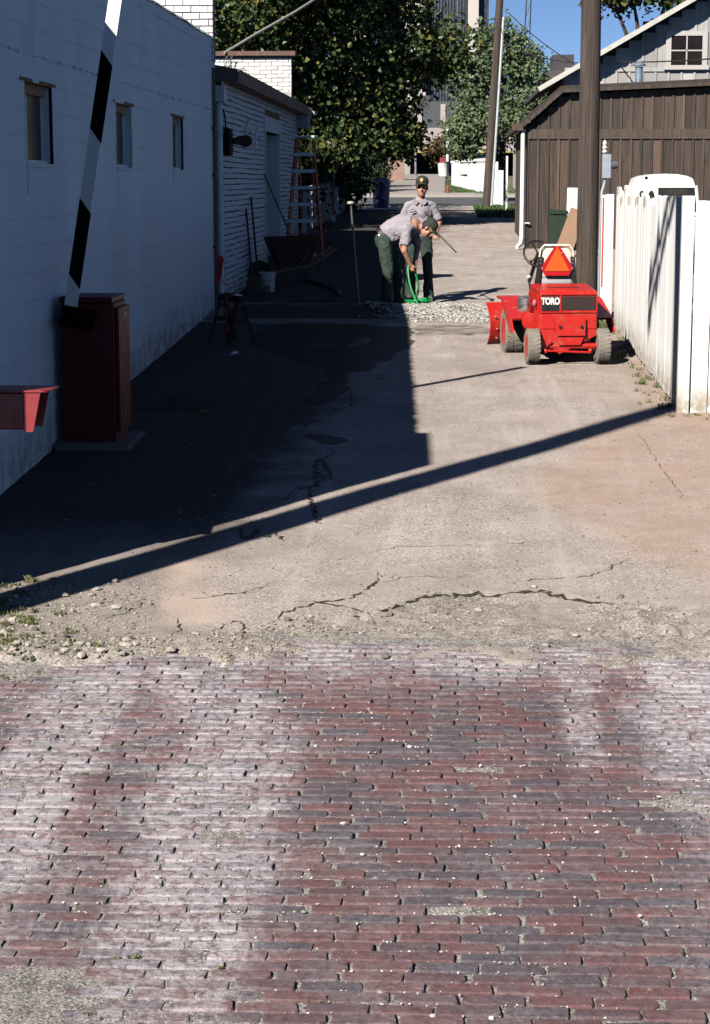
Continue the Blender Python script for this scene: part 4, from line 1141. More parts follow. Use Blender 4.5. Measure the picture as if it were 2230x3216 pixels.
# steering axle with tie rod
MB().tube([(-.34, .03, .19), (.34, .03, .19)], .03, 8).build('rear_axle', redp, tr)
MB().tube([(-.26, -.07, .15), (.24, -.07, .13)], .012, 6).build('tie_rod', redp, tr)
for xx in (-.27, .25): MB().ell((xx, -.07, .145), (.026, .026, .030), nu=10, nv=6).build('ball_joint', redp, tr, smooth=True)
MB().prism([(-.30, .30), (-.18, .24), (-.33, .12)], 'y', -.02, .02).build('axle_gusset', redp, tr)
def wheel(x, y, r, w, rim_m, out):
    q = w / 2
    t = MB().lathe([(r * .55, -q * .85), (r * .80, -q), (r * .95, -q * .92), (r, -q * .62), (r, q * .62), (r * .95, q * .92), (r * .80, q), (r * .55, q * .85)], (x, y, r), 'x', 28).build('wheel', tyre, tr, smooth=35)
    # tread blocks
    m = MB(); nb = 26
    for k in range(nb):
        a = 2 * math.pi * k / nb
        for s_ in (-1, 1):
            for u in (.28, .55):
                an = a + (.5 if s_ > 0 else 0) * 2 * math.pi / nb + u * .15
                m.box((x + s_ * w * u * .62, y + math.sin(an) * (r + .002), r + math.cos(an) * (r + .002)), (w * .19, .034 * r / .2, .0045 if r > .2 else .003), (-an, 0, 0))
    tag(m.build('tread_blocks', tyre, t), kind='stuff')
    rm_ = MB().lathe([(.0, out * q * .55), (r * .18, out * q * .6), (r * .2, out * q * .3), (r * .5, out * q * .45), (r * .60, out * q * .92), (r * .56, out * q * .95)], (x, y, r), 'x', 22).build('rim', rim_m, t, smooth=30)
    return t
for xx in (-.405, .405): wheel(xx, .03, .188, .150, redp, 1 if xx > 0 else -1)
for xx in (-.46, .46):
    wheel(xx, 1.18, .262, .22, redp, 1 if xx > 0 else -1)
# fenders: sloping plates over the drive wheels
for s_ in (-1, 1):
    m = MB(); m.prism([(.40, .44), (1.12, .62), (1.50, .62), (1.50, .65), (1.10, .655), (.38, .47)], 'x', s_ * .33, s_ * .60); m.build('fender', redp, tr, bevel=.006)
    m = MB(); m.prism([(.22, .32), (.46, .30), (1.12, .62), (1.06, .645), (.40, .47)], 'x', s_ * .585, s_ * .605); m.build('fender_skirt', redp, tr)
# muffler on the left flank
mf = MB().lathe([(.0, 0), (.075, .005), (.085, .02), (.085, .075), (.092, .08), (.092, .088), (.085, .093), (.085, .14), (.06, .165), (.0, .17)], (-.455, .30, .545), 'z', 22).build('muffler', chrome, tr, smooth=40)
MB().tube([(-.44, .30, .70), (-.38, .32, .66), (-.35, .36, .62)], .025, 10).build('exhaust_pipe', chrome, mf, smooth=60)
MB().lathe([(.0, 0), (.085, .005), (.095, .02), (.095, .05), (.05, .07), (0, .07)], (-.40, .20, .44), 'y', 18).build('recoil_cover', redp, tr, smooth=40)
MB().ell((-.37, .12, .645), (.03, .03, .04), nu=10, nv=6).build('fuel_cap', M('cap_pink', (.42, .10, .12), .4), tr, smooth=True)
# seat with warning triangle on its back
st = MB().prism([(.80, .80), (1.22, .80), (1.24, .90), (.80, .93)], 'x', -.20, .20).build('seat', M('seat_vinyl', (.45, .44, .45), .35, .1), tr, bevel=.03, seg=3, smooth=50)
# back shell
prof = []
for k in range(13):
    a = math.pi * k / 12; prof.append((-math.cos(a) * .195, 1.09 + math.sin(a) ** .6 * .135))
m = MB(); m.prism([(-.185, .86)] + prof + [(.185, .86)], 'y', .80, .86); bk = m.build('seat_back', cream, tr, bevel=.012, seg=2, smooth=50)
P = [(-.205, .80, .82), (-.21, .79, 1.06), (-.19, .785, 1.19), (-.15, .785, 1.235), (.15, .785, 1.235), (.19, .785, 1.19), (.21, .79, 1.06), (.205, .80, .82)]
MB().tube(P, .013, 8).build('seat_rail', cream, tr, smooth=60)
for s_ in (-1, 1):
    m = MB(); m.prism([(s_ * .235, .78), (s_ * .262 if s_ < 0 else s_ * .255, .78), (s_ * .215, 1.11), (s_ * .165, 1.11), (s_ * .20, .78)], 'y', .775, .80); m.build('seat_bracket', blk, tr)
    for zz in (.0, .04): MB().lathe([(.008, -.004), (.008, .0), (0, .0)], (s_ * .19, .775, 1.04 + zz), 'y', 8).build('bolt', chrome, tr)
tri = MB().prism([(-.196, .985), (-.14, .905), (.14, .905), (.196, .985), (.030, 1.225), (-.030, 1.225)], 'y', .752, .760).build('warning_triangle', M('reflector_red', (.46, .006, .012), .35, .05), tr)
MB().prism([(-.150, .955), (.150, .955), (.004, 1.215), (-.004, 1.215)], 'y', .744, .7515).build('orange_field', M('fluorescent_orange', (.85, .095, .004), .6, .03), tri)
for p_ in ((-.178, .982), (.178, .982), (.052, 1.155)): MB().lathe([(.009, -.006), (.009, 0), (0, 0)], (p_[0], .744, p_[1]), 'y', 8).build('rivet', chrome, tri)
# steering wheel and column
sw = MB(); k = 26
c0 = Vector((-.11, 1.42, 1.12)); nrm = Vector((.05, -.80, .60)).normalized(); u_ = nrm.orthogonal().normalized(); v_ = nrm.cross(u_)
ring = [c0 + (u_ * math.cos(2 * math.pi * i / k) + v_ * math.sin(2 * math.pi * i / k)) * .175 for i in range(k + 1)]
sw.tube(ring, .014, 7, False)
for a in (0, 2.1, 4.2): sw.tube([c0, c0 + (u_ * math.cos(a) + v_ * math.sin(a)) * .17], .01, 5)
stw = sw.build('steering_wheel', blk, tr, smooth=60)
MB().tube([c0, c0 - nrm * .55], .025, 8).build('steering_column', blk, stw)
MB().ell(c0 + v_ * .0 + u_ * .175 + Vector((0, 0, .03)), (.018, .018, .018), nu=8, nv=6).build('spinner_knob', blk, stw)
MB().bb(-.30, .30, 1.10, 1.75, .34, .40).build('floor_plate', redp, tr, bevel=.01)
MB().tube([(-.26, 1.0, .65), (-.29, 1.0, .86)], .012, 6).build('lift_lever', blk, tr)
MB().ell((-.29, 1.0, .88), (.025, .025, .02), nu=8, nv=6).build('lever_knob', cream, tr)
# front blade: curved mouldboard set at an angle
bl = bpy.data.objects.new('front_blade', None)
m = MB(); vs = []; K_ = 9; Lb = 1.45
for sgn, off in ((0, 0), (1, .018)):
    for i in range(K_ + 1):
        t = i / K_; zz = .03 + .52 * t; yy = .13 * (2 * t - 1) ** 2 - .10 + off
        for xx in (-Lb / 2, Lb / 2): vs.append((xx, yy, zz))
n2 = 2 * (K_ + 1); fs = []
for i in range(K_):
    a = 2 * i; fs += [(a, a + 1, a + 3, a + 2), (n2 + a + 2, n2 + a + 3, n2 + a + 1, n2 + a), (a, a + 2, n2 + a + 2, n2 + a), (a + 1, n2 + a + 1, n2 + a + 3, a + 3)]
fs += [(0, n2, n2 + 1, 1), (2 * K_, 2 * K_ + 1, n2 + 2 * K_ + 1, n2 + 2 * K_)]
m.add(vs, fs)
blade = m.build('front_blade', redp, tr, smooth=30); blade.location = (.02, 2.05, 0); blade.rotation_euler = (0, 0, R(19))
MB().bb(-Lb / 2, Lb / 2, -.005, .03, .0, .07).build('cutting_edge', M('worn_steel', (.20, .17, .15), .6, .3, 20, metal=.3), blade)
for xx in (-.55, -.25, .25, .55): MB().prism([(-.14, .10), (-.085, .14), (-.085, .45), (-.10, .47)], 'x', xx, xx + .015).build('rib', redp, blade)
for i in range(14): MB().lathe([(.010, -.118), (.010, -.10), (0, -.10)], (random.uniform(-.7, -.2), 0, random.uniform(.15, .4)), 'y', 7).build('bolt', M('bolt_pink', (.55, .25, .22), .4), blade)
text_obj('TORO', .13, whitep, blade, (-.10, -.065, .465), (R(80), 0, 0), .002, .003, 1.0)
for xx in (-.2, .2): MB().tube([(xx, 1.3, .28), (xx * .8, 1.98, .26)], .03, 8).build('push_arm', redp, tr)

# ------------------------------------------------------------------ gate cabinet, arm, card reader
maroon = M('cabinet_maroon', (.085, .010, .014), .5, .12, 5, .05, 60, dirt=(.045, .012, .014), damt=.4, spec=.2)
cb = thing('gate_cabinet', 'dark maroon metal gate cabinet on a concrete pad by the block wall', 'cabinet', (-2.98, 16.1, gz(16.1)))
z0 = .04
MB().bb(-.24, .205, -.20, .38, z0, 1.21).build('housing', maroon, cb, bevel=.008)
MB().bb(-.255, .195, -.215, .395, 1.212, 1.262).build('lid', maroon, cb, bevel=.008)
d_ = MB().bb(.208, .242, -.175, .36, .12, 1.17).build('door', maroon, cb, bevel=.006)
MB().bb(.243, .250, .05, .075, 1.07, 1.12).bb(.243, .250, .13, .155, 1.07, 1.12).build('lock', chrome, d_)
MB().bb(-.30, .34, -.36, .50, -.12, .045).build('concrete_pad', M('pad_concrete', (.13, .12, .11), .9, .3, 8, .4), cb, bevel=.012)
arm = thing('barrier_arm', 'raised black and white striped barrier arm leaning up beside the maroon cabinet', 'barrier', (-3.13, 15.78, 1.70))
ang = math.atan2(.445, 2.58); L_ = 3.75
def on_arm(u, v): return (-3.128 + math.sin(ang) * u + math.cos(ang) * v, 1.72 + math.cos(ang) * u - math.sin(ang) * v)
wa = M('arm_white', (.80, .80, .79), .4, .04); ba = M('arm_black', (.004, .004, .0045), .8, .1, spec=.05)
hw = .0535
STR = [(.09, .30, wa), (.30, .93, ba), (.93, 1.50, wa), (1.50, 2.13, ba), (2.13, 2.70, wa), (2.70, 3.3, ba), (3.3, 3.75, wa)]
for a, b, mt in STR:
    sk = .055
    q = [on_arm(a + sk if a > .1 else a, -hw), on_arm(a - sk if a > .1 else a, hw), on_arm(b - sk if b < 3.7 else b, hw), on_arm(b + sk if b < 3.7 else b, -hw)]
    W(MB().prism(q, 'y', 15.768, 15.792).build('stripe', mt, arm))
q = [on_arm(.095, -hw - .012), on_arm(.095, hw + .17), on_arm(-.07, hw + .16), on_arm(-.085, -hw - .02)]
W(MB().prism(q, 'y', 15.745, 15.764).build('arm_bracket', ba, arm, bevel=.004))
W(MB().tube([(-3.0, 15.77, 1.70), (-3.0, 15.92, 1.70)], .04, 12).build('pivot', ba, arm))
cr_ = thing('card_reader', 'red hooded card reader box on a post at the left edge', 'card reader', (-2.82, 11.35, gz(11.35)))
redbox = M('reader_red', (.26, .035, .040), .42, .08, 6, .04)
pinkish = M('reader_plate', (.40, .17, .15), .5, .08)
zb_ = 1.352 - gz(11.35)
# hooded box: the front leans in towards the bottom
m = MB(); m.prism([(-.30, zb_), (.28, zb_), (.28, zb_ + .222), (-.30, zb_ + .222)], 'y', 0, .26); m.build('box', redbox, cr_, bevel=.006)
m = MB(); m.prism([(.281, zb_ - .012), (.335, zb_ - .012), (.385, zb_ + .225), (.281, zb_ + .225)], 'y', -.012, .004); m.build('side_cheek', redbox, cr_)
m = MB(); m.prism([(.281, zb_ - .012), (.335, zb_ - .012), (.385, zb_ + .225), (.281, zb_ + .225)], 'y', .255, .272); m.build('side_cheek', redbox, cr_)
m = MB(); m.bb(-.32, .44, -.02, .28, zb_ + .2255, zb_ + .240); m.build('hood_top', redbox, cr_, bevel=.004)
MB().bb(.282, .29, .02, .24, zb_ + .02, zb_ + .2).build('reader_face', M('reader_face', (.45, .45, .46), .4, .1), cr_)
MB().bb(.291, .30, .08, .18, zb_ + .09, zb_ + .12).build('slot', blk, cr_)
MB().tube([(-.28, .13, -.05), (-.28, .13, zb_ + .05)], .04, 12).build('post', redbox, cr_)

# ------------------------------------------------------------------ work gear in the shade
wood = M('handle_wood', (.20, .13, .075), .75, .2, 12, .2)
dwood = M('dark_handle', (.035, .026, .02), .8, .3, 12)
rib_or = M('orange_ribbon', (.75, .07, .02), .6, .1)
rib_red = M('red_ribbon', (.60, .015, .03), .6, .1)
steel = M('tool_steel', (.05, .047, .045), .6, .3, 20, metal=.4)
# A-frame barricade
sh_ = thing('sawhorse', 'low dark sawhorse barricade draped with orange ribbon beside the block wall', 'sawhorse', (-2.62, 23.3, gz(23.3)), R(-62)); sh_.scale = (.85, .85, .82)
bw_ = M('sawhorse_wood', (.020, .013, .011), .85, .3, 8, .3)
MB().bb(-.42, .42, -.035, .035, .60, .70).build('beam', bw_, sh_, bevel=.006)
for s_ in (-1, 1):
    for t_ in (-1, 1): MB().bar((s_ * .33, t_ * .03, .66), (s_ * .38, t_ * .20, -.02), .09, .03).build('leg', bw_, sh_)
    MB().bb(s_ * .355 - .015, s_ * .355 + .015, -.12, .12, .30, .37).build('cross_brace', bw_, sh_)
MB().bb(-.20, .30, -.05, .05, .705, .72).build('white_strip', M('strip_white', (.7, .7, .7), .6), sh_)
m = MB(); m.prism([(-.05, .69), (.05, .69), (.03, .45), (.045, .22), (.075, .05), (.02, .02), (.0, .18), (-.03, .04), (-.075, .06), (-.04, .25), (-.03, .45)], 'y', -.075, -.066)
m.build('ribbon', rib_or, sh_)
m = MB(); m.prism([(-.15, .70), (.30, .73), (.30, .75), (-.15, .73)], 'y', -.06, -.05); m.build('ribbon', rib_red, sh_)
rb = MB(); rb.prism([(-.02, 0), (.02, 0), (.05, .38), (.012, .42), (-.03, .40)], 'y', -.004, .004)
o = rb.build('red_flag_ribbon', rib_red, None, loc=(-3.13, 26.2, 1.42), rot=(0, R(6), 0)); tag(o, 'strip of red ribbon hanging by the downpipe in the corner', 'ribbon')
rb = MB().tube([(-3.14, 26.3, 1.85), (-3.0, 25.6, 1.66), (-2.85, 24.2, 1.60), (-2.70, 23.5, 1.58)], .008, 4)
o = rb.build('ribbon_line', rib_red, None); tag(o, 'thin red ribbon strung from the wall corner to the sawhorse', 'ribbon')
# bucket
bu = thing('white_bucket', 'white plastic bucket standing by the painted brick wall', 'bucket', (-2.78, 29.75, gz(29.75)))
bwht = M('bucket_white', (.50, .52, .54), .45, .1, 8)
MB().lathe([(.0, .0), (.105, .0), (.108, .02), (.128, .285), (.140, .29), (.140, .305), (.122, .305), (.10, .03), (0, .03)], (0, 0, 0), 'z', 24).build('pail', bwht, bu, smooth=40)
MB().tube([(.14, 0, .29), (.15, -.05, .24), (.10, -.13, .19), (0, -.16, .17), (-.10, -.13, .19), (-.15, -.05, .24), (-.14, 0, .29)], .005, 5).build('bail', steel, bu)
# leaning tools
def tool(name, label, top, bot, head, mt=dwood, r=.017):
    t = thing(name, label, 'tool', bot)
    b = Vector(bot); d = Vector(top) - b
    MB().tube([(0, 0, .0), tuple(d * .3), tuple(d)], [r, r, r * .95], 8).build('handle', mt, t, smooth=60)
    u = d.normalized()
    if head == 'shovel':
        m = MB(); m.prism([(-.10, .02), (-.11, .22), (-.03, .30), (.03, .30), (.11, .22), (.10, .02), (0, -.05)], 'y', -.008, .008); m.build('blade', steel, t, bevel=.003)
    if head == 'broom':
        MB().bb(-.17, .17, -.04, .04, .06, .12).build('head', wood, t, bevel=.008)
        m = MB()
        for i in range(26):
            xx = -.16 + .32 * i / 25; m.tube([(xx, random.uniform(-.03, .03), .07), (xx + random.gauss(0, .012), random.uniform(-.05, .05), -.02)], .005, 4)
        m.build('bristles', dwood, t)
    return t
tool('long_shovel', 'dark handled shovel leaning on the painted brick wall, the left one', (-3.19, 30.6, 2.40), (-2.92, 29.0, gz(29) + .02), 'shovel')
tool('push_broom', 'dark handled broom leaning on the painted brick wall, the right one', (-3.19, 31.4, 2.58), (-2.86, 29.3, gz(29.3) + .02), 'broom')
tool('garden_rake', 'long pale wooden handle leaning from the doorway into the wheelbarrow', (-3.12, 33.0, 2.94), (-2.42, 31.2, 1.72), None, wood, .016)
bar = thing('steel_bar', 'long digging bar standing upright near the bending man', 'bar', (-1.30, 28.35, gz(28.35)))
MB().tube([(0, 0, -.05), (-.11, 0, 1.42)], [.022, .014], 8).build('shaft', M('bar_steel', (.13, .12, .11), .5, .3, 15, metal=.4), bar, smooth=60)
MB().lathe([(0, 0), (.05, .0), (.055, .015), (.05, .035), (0, .04)], (-.11, 0, 1.42), 'z', 14).build('knob', M('bar_cap', (.42, .40, .36), .5), bar, smooth=40)
# wheelbarrow propped on its nose against the wall
wb = thing('wheelbarrow', 'rusty red wheelbarrow with wooden handles by the doorway', 'wheelbarrow', (-2.50, 31.0, gz(31)), R(15))
rust = M('barrow_rust', (.028, .009, .008), .75, .4, 8, .3, 40)
m = MB()
top_ = [(-.40, -.34, .76), (.42, -.34, .78), (.44, .38, .78), (-.40, .40, .76)]; bot_ = [(-.24, -.20, .30), (.26, -.20, .34), (.26, .20, .34), (-.24, .20, .30)]
tin = [(x * .94, y * .94, z) for x, y, z in top_]; bin_ = [(x * .93, y * .93, z + .02) for x, y, z in bot_]
m.add(top_ + bot_ + tin + bin_, [(4 + i, 4 + (i + 1) % 4, (i + 1) % 4, i) for i in range(4)] + [(7, 6, 5, 4)] + [(8 + i, 8 + (i + 1) % 4, 12 + (i + 1) % 4, 12 + i) for i in range(4)] + [(12, 13, 14, 15)] + [(i, (i + 1) % 4, 8 + (i + 1) % 4, 8 + i) for i in range(4)])
m.build('tray', rust, wb, bevel=.01)
for s_ in (-1, 1):
    MB().tube([(-.55, s_ * .14, .18), (.25, s_ * .22, .30), (.72, s_ * .27, .60)], .022, 8).build('handle', wood, wb, smooth=60)
    MB().tube([(.30, s_ * .22, .31), (.34, s_ * .22, .0), (.22, s_ * .20, .28)], .015, 6).build('leg', steel, wb)
    MB().tube([(.05, s_ * .20, .28), (.44, s_ * .30, .76)], .013, 6).build('stay', wood, wb)
w_ = MB().lathe([(.12, -.035), (.18, -.045), (.195, -.02), (.195, .02), (.18, .045), (.12, .035)], (-.52, 0, .195), 'y', 20).build('wheel', rub_, wb, smooth=40)
MB().lathe([(.0, -.05), (.03, -.05), (.03, -.02), (.12, -.015), (.12, .015), (.03, .02), (.03, .05), (0, .05)], (-.52, 0, .195), 'y', 14).build('hub', steel, w_)
# step ladder
ld = thing('step_ladder', 'red step ladder with pale aluminium treads at the end of the brick building', 'ladder', (-2.50, 34.1, gz(34.1)), R(-17))
lred = M('ladder_red', (.20, .014, .018), .5, .15); alu = M('ladder_tread', (.80, .84, .88), .4, .06, 10, .05)
HT = 2.28
for s_ in (-1, 1):
    MB().bar((s_ * .27, -.30, 0), (s_ * .15, .0, HT), .028, .075).build('front_rail', lred, ld)
    MB().bar((s_ * .21, .36, 0), (s_ * .13, .06, HT - .05), .025, .05).build('rear_rail', lred, ld)
for k in range(7):
    t = (k + .9) / 7.9; hw_ = .27 - .12 * t
    MB().bb(-hw_ - .01, hw_ + .01, -.30 + .30 * t - .055, -.30 + .30 * t + .055, HT * t - .030, HT * t + .030).build('tread', alu, ld, bevel=.004)
MB().bb(-.19, .19, -.06, .12, HT, HT + .035).build('top_cap', alu, ld, bevel=.005)
for k in (1, 3): MB().bar((-.18, .36 - .30 * k / 5, HT * k / 5), (.18, .36 - .30 * k / 5, HT * k / 5), .02, .03).build('rear_brace', lred, ld)
MB().bar((-.2, -.12, HT * .62), (-.2, .25, HT * .55), .01, .02).build('spreader', alu, ld)
# litter
o = MB().add([(0, 0, 0), (.09, .01, .012), (.10, .06, .03), (.03, .075, .008), (.05, .035, .045)], [(0, 1, 4), (1, 2, 4), (2, 3, 4), (3, 0, 4), (0, 3, 2, 1)]).build('paper_scrap', M('paper', (.75, .76, .78), .8), None, loc=(-2.5, 22.0, float(pave_h(-2.5, 22.0)) + .004)); tag(o, 'crumpled white paper scrap on the shaded alley floor', 'litter')
o = MB().add([(0, 0, 0), (.10, .0, .02), (.13, .06, .01), (.05, .08, .03)], [(0, 1, 2), (0, 2, 3)]).build('fallen_leaf', M('dry_leaf', (.36, .13, .03), .8), None, loc=(-2.33, 17.75, float(pave_h(-2.33, 17.75)) + .006)); tag(o, 'dry orange leaf lying near the maroon cabinet', 'leaf')

o = MB().tube([(-2.35, 31.6, gz(31.6) + .03), (-2.1, 31.0, gz(31) + .03), (-1.85, 30.2, gz(30.2) + .03), (-1.66, 29.5, gz(29.5) + .03), (-1.62, 28.9, gz(28.9) + .03)], .03, 8).build('black_hose', M('hose_black', (.012, .012, .013), .6), None, smooth=60)
tag(o, 'black hose curving from the wheelbarrow towards the dark spoil', 'hose')
# ================================================================== PEOPLE
skin = M('skin', (.44, .22, .15), .5, .12, 20, .1, 120)
shirtm = M('grey_uniform_shirt', (.29, .265, .295), .85, .08, 12, .3, 90)
trousm = M('green_trousers', (.028, .048, .036), .9, .15, 10, .35, 60)
hairm = M('dark_hair', (.018, .012, .009), .7, .3, 60, .5, 120)
capm = M('green_cap', (.022, .032, .020), .85, .15, 15, .3, 90)
bootm = M('work_boot', (.12, .085, .06), .8, .25, 12, .3)
dkm = M('shirt_dark_trim', (.015, .014, .016), .8, .1)  # near-black for pocket lines, name tag and buttons
def remesh(o, vox, sm=6, fac=.5):
    r = o.modifiers.new('one_surface', 'REMESH'); r.mode = 'VOXEL'; r.voxel_size = vox; r.use_smooth_shade = True
    if sm:
        s_ = o.modifiers.new('soften', 'SMOOTH'); s_.iterations = sm; s_.factor = fac
    return o
_ftex = {}
def folds(o, size, strength):
    if size not in _ftex:
        t = bpy.data.textures.new('cloth_folds', 'CLOUDS'); t.noise_scale = size; t.noise_depth = 2; _ftex[size] = t
    d = o.modifiers.new('folds', 'DISPLACE'); d.texture = _ftex[size]; d.strength = strength; d.mid_level = .5
    return o
def limb(m, pts, rad, n=12):
    m.tube(pts, rad, n)
    for p, r in zip(pts, rad): m.ell(p, (r, r, r), nu=12, nv=8)
def V3(*a): return Vector(a)
def hand(m, wrist, d, palm_n, curl, scale=1.0):
    """palm with four fingers and a thumb; d: direction of the hand, palm_n: palm normal, curl: finger bend in radians"""
    d = Vector(d).normalized(); pn = Vector(palm_n); pn = (pn - d * pn.dot(d)).normalized(); sd = d.cross(pn)
    w = Vector(wrist); s = scale
    for u in (-.026, -.009, .009, .026):
        limb(m, [w + sd * u * .7 * s, w + (d * .085 + sd * u) * s], [.016 * s, .014 * s], 8)
    for k, (u, L) in enumerate(((-.028, .058), (-.010, .074), (.009, .080), (.027, .072))):
        b = w + (d * .088 + sd * u) * s; dd = d.copy(); P = [b]; 
        for j in range(3):
            a = curl * (.6 + .25 * j)
            dd = (dd * math.cos(a) + pn * math.sin(a)).normalized()
            pn2 = (pn * math.cos(a) - d * math.sin(a))
            P.append(P[-1] + dd * L * (.42, .32, .26)[j] * s)
        limb(m, P, [.0095 * s, .009 * s, .0085 * s, .007 * s], 7)
    t0 = w + (d * .025 + sd * .030) * s
    t1 = t0 + (d * .030 + sd * .026 + pn * .014) * s; t2 = t1 + (d * .028 + sd * .004 + pn * .022) * s
    limb(m, [t0, t1, t2], [.014 * s, .011 * s, .009 * s], 7)
def head(m, c, f, u, s=1.0):
    """skull, jaw, nose, brow, lips, ears; f: facing, u: up of the head"""
    f = Vector(f).normalized(); u = Vector(u); u = (u - f * u.dot(f)).normalized(); r = f.cross(u)
    M3 = Matrix((r, f, u)).transposed(); rot = M3.to_euler(); c = Vector(c)
    P = lambda x, y, z: c + (r * x + f * y + u * z) * s
    m.ell(P(0, -.012, .045), (.077 * s, .098 * s, .092 * s), rot, 18, 12)
    m.ell(P(0, .020, -.045), (.060 * s, .070 * s, .075 * s), rot, 16, 10)
    m.ell(P(0, .050, -.090), (.033 * s, .034 * s, .028 * s), rot, 12, 8)
    m.tube([P(0, .085, .015), P(0, .103, -.018), P(0, .112, -.030), P(0, .088, -.040)], [.009 * s, .013 * s, .017 * s, .012 * s], 8)
    m.ell(P(0, .078, .026), (.055 * s, .018 * s, .012 * s), rot, 12, 6)
    m.ell(P(0, .082, -.058), (.024 * s, .012 * s, .007 * s), rot, 10, 6)
    m.ell(P(0, .079, -.070), (.021 * s, .012 * s, .007 * s), rot, 10, 6)
    for s_ in (-1, 1):
        m.ell(P(s_ * .040, .055, -.025), (.024 * s, .026 * s, .022 * s), rot, 10, 6)
        m.ell(P(s_ * .079, -.005, -.005), (.009 * s, .020 * s, .032 * s), rot, 10, 8)
    return P, rot
def face_bits(P, rot, parent, s=1.0):
    eyem = M('eye_dark', (.02, .014, .01), .3, .1)
    for s_ in (-1, 1):
        MB().ell(P(s_ * .031, .081, .006), (.013 * s, .006 * s, .006 * s), rot, 8, 6).build('eye', eyem, parent)
        MB().ell(P(s_ * .033, .088, .026), (.020 * s, .007 * s, .0045 * s), rot, 8, 6).build('eyebrow', hairm, parent)
def cap(P, rot, parent, s=1.0, badge=True):
    m = MB()
    m.ell(P(0, -.010, .092), (.090 * s, .110 * s, .080 * s), rot, 18, 12)
    m.ell(P(0, -.010, .072), (.0905 * s, .109 * s, .038 * s), rot, 18, 10)
    o = m.build('cap', capm, parent); remesh(o, .007, 3)
    v = MB(); vs = []
    for k in range(11):
        a = math.pi * (.10 + .80 * k / 10); x = math.cos(a) * .088; y0 = .055 + math.sin(a) * .045; y1 = .07 + math.sin(a) * .100
        zz = .052 - .020 * abs(math.cos(a)) ** 2
        vs += [P(x * .95, y0, zz + .022), P(x * 1.02, y1, zz + .002), P(x * .95, y0, zz + .014), P(x * 1.02, y1, zz - .006)]
    fs = []
    for k in range(10):
        o_ = 4 * k; fs += [(o_, o_ + 1, o_ + 5, o_ + 4), (o_ + 3, o_ + 2, o_ + 6, o_ + 7), (o_ + 1, o_ + 3, o_ + 7, o_ + 5), (o_ + 2, o_, o_ + 4, o_ + 6)]
    v.add(vs, fs); v.build('visor', capm, o, smooth=True)
    if badge:
        b = MB(); q = [(-.022, .13), (.022, .13), (.024, .10), (.0, .072), (-.024, .10)]
        b.add([P(x, .107, z) for x, z in q] + [P(x, .098, z) for x, z in q], [(0, 1, 2, 3, 4)] + [(i, i + 5, (i + 1) % 5 + 5, (i + 1) % 5) for i in range(5)])
        b.build('emblem', M('emblem_tan', (.45, .24, .12), .7), o)
        b2_ = MB(); q = [(-.007, .115), (.006, .118), (.008, .095), (.0, .085)]
        b2_.add([P(x, .1085, z) for x, z in q] + [P(x, .106, z) for x, z in q], [(0, 1, 2, 3)] + [(i, i + 4, (i + 1) % 4 + 4, (i + 1) % 4) for i in range(4)])
        b2_.build('emblem_mark', whitep, o)
    return o
def hair(P, rot, parent, s=1.0):
    m = MB(); m.ell(P(0, -.028, .030), (.083 * s, .092 * s, .090 * s), rot, 16, 10); m.ell(P(0, -.055, -.030), (.062 * s, .050 * s, .055 * s), rot, 14, 8)
    for s_ in (-1, 1): m.ell(P(s_ * .072, .012, .020), (.010 * s, .014 * s, .034 * s), rot, 8, 6)
    return remesh(m.build('hair', hairm, parent), .007, 3)
def boot(parent, ankle, d):
    d = Vector((d[0], d[1], 0)).normalized(); a = Vector(ankle); sd = Vector((-d.y, d.x, 0)); g = a.z
    m = MB(); up_ = Vector((0, 0, 1))
    limb(m, [a + up_ * .05, a - up_ * .035], [.052, .055]); limb(m, [a - d * .05 - up_ * .045, a + d * .06 - up_ * .045, a + d * .155 - up_ * .055], [.045, .047, .040])
    o = remesh(m.build('boot', bootm, parent), .009, 3)
    return o

# ------------------------------------------------------------------ standing man
z0 = gz(28.4)
pA = thing('person', 'man in grey uniform shirt and green cap standing behind his bending workmate', 'person', (-.40, 28.45, z0))
hipz, shz = .93, 1.45
hd_c = V3(.03, -.03, 1.645)
b = MB()
P, rot = head(b, hd_c, (-.06, -1, .05), (0, .05, 1), 1.08)
limb(b, [V3(.02, .0, 1.47), V3(.025, -.012, 1.60)], [.058, .054])
b.ell((0, .01, 1.25), (.155, .095, .26)); b.ell((0, .01, 1.0), (.15, .10, .14))
# right arm hangs by the side, left forearm comes forward holding the rod
RS, RE, RW = V3(-.178, .02, 1.380), V3(-.270, .05, 1.15), V3(-.285, -.02, .90)
LS, LE, LW = V3(.193, .02, 1.380), V3(.285, .06, 1.16), V3(.245, -.13, 1.00)
limb(b, [RS, RE, RW], [.048, .044, .030]); limb(b, [LS, LE, LW], [.048, .046, .030])
hand(b, RW, RW - RE, (1, 0, 0), .25); hand(b, LW, V3(-.02, -.95, -.35), (-.3, -.3, -1), .75)
for s_ in (-1, 1): limb(b, [V3(s_ * .09, .01, .92), V3(s_ * .12, -.01, .50), V3(s_ * .135, .02, .10)], [.085, .055, .042])
bodyA = remesh(b.build('body', skin, pA), .0085, 4)
face_bits(P, rot, pA, 1.08); hair(P, rot, pA, 1.08); cap(P, rot, pA, 1.08)
t = MB()
t.ell((0, .012, 1.30), (.192, .122, .20)); t.ell((0, .005, 1.10), (.168, .120, .20)); t.ell((-.10, .012, 1.425), (.12, .080, .050), (0, R(-14), 0)); t.ell((.115, .012, 1.425), (.12, .080, .050), (0, R(14), 0)); t.ell((0, .0, .99), (.165, .12, .10))
t.tube([V3(.01, .02, 1.44), V3(.02, .005, 1.515)], [.10, .068], 14)
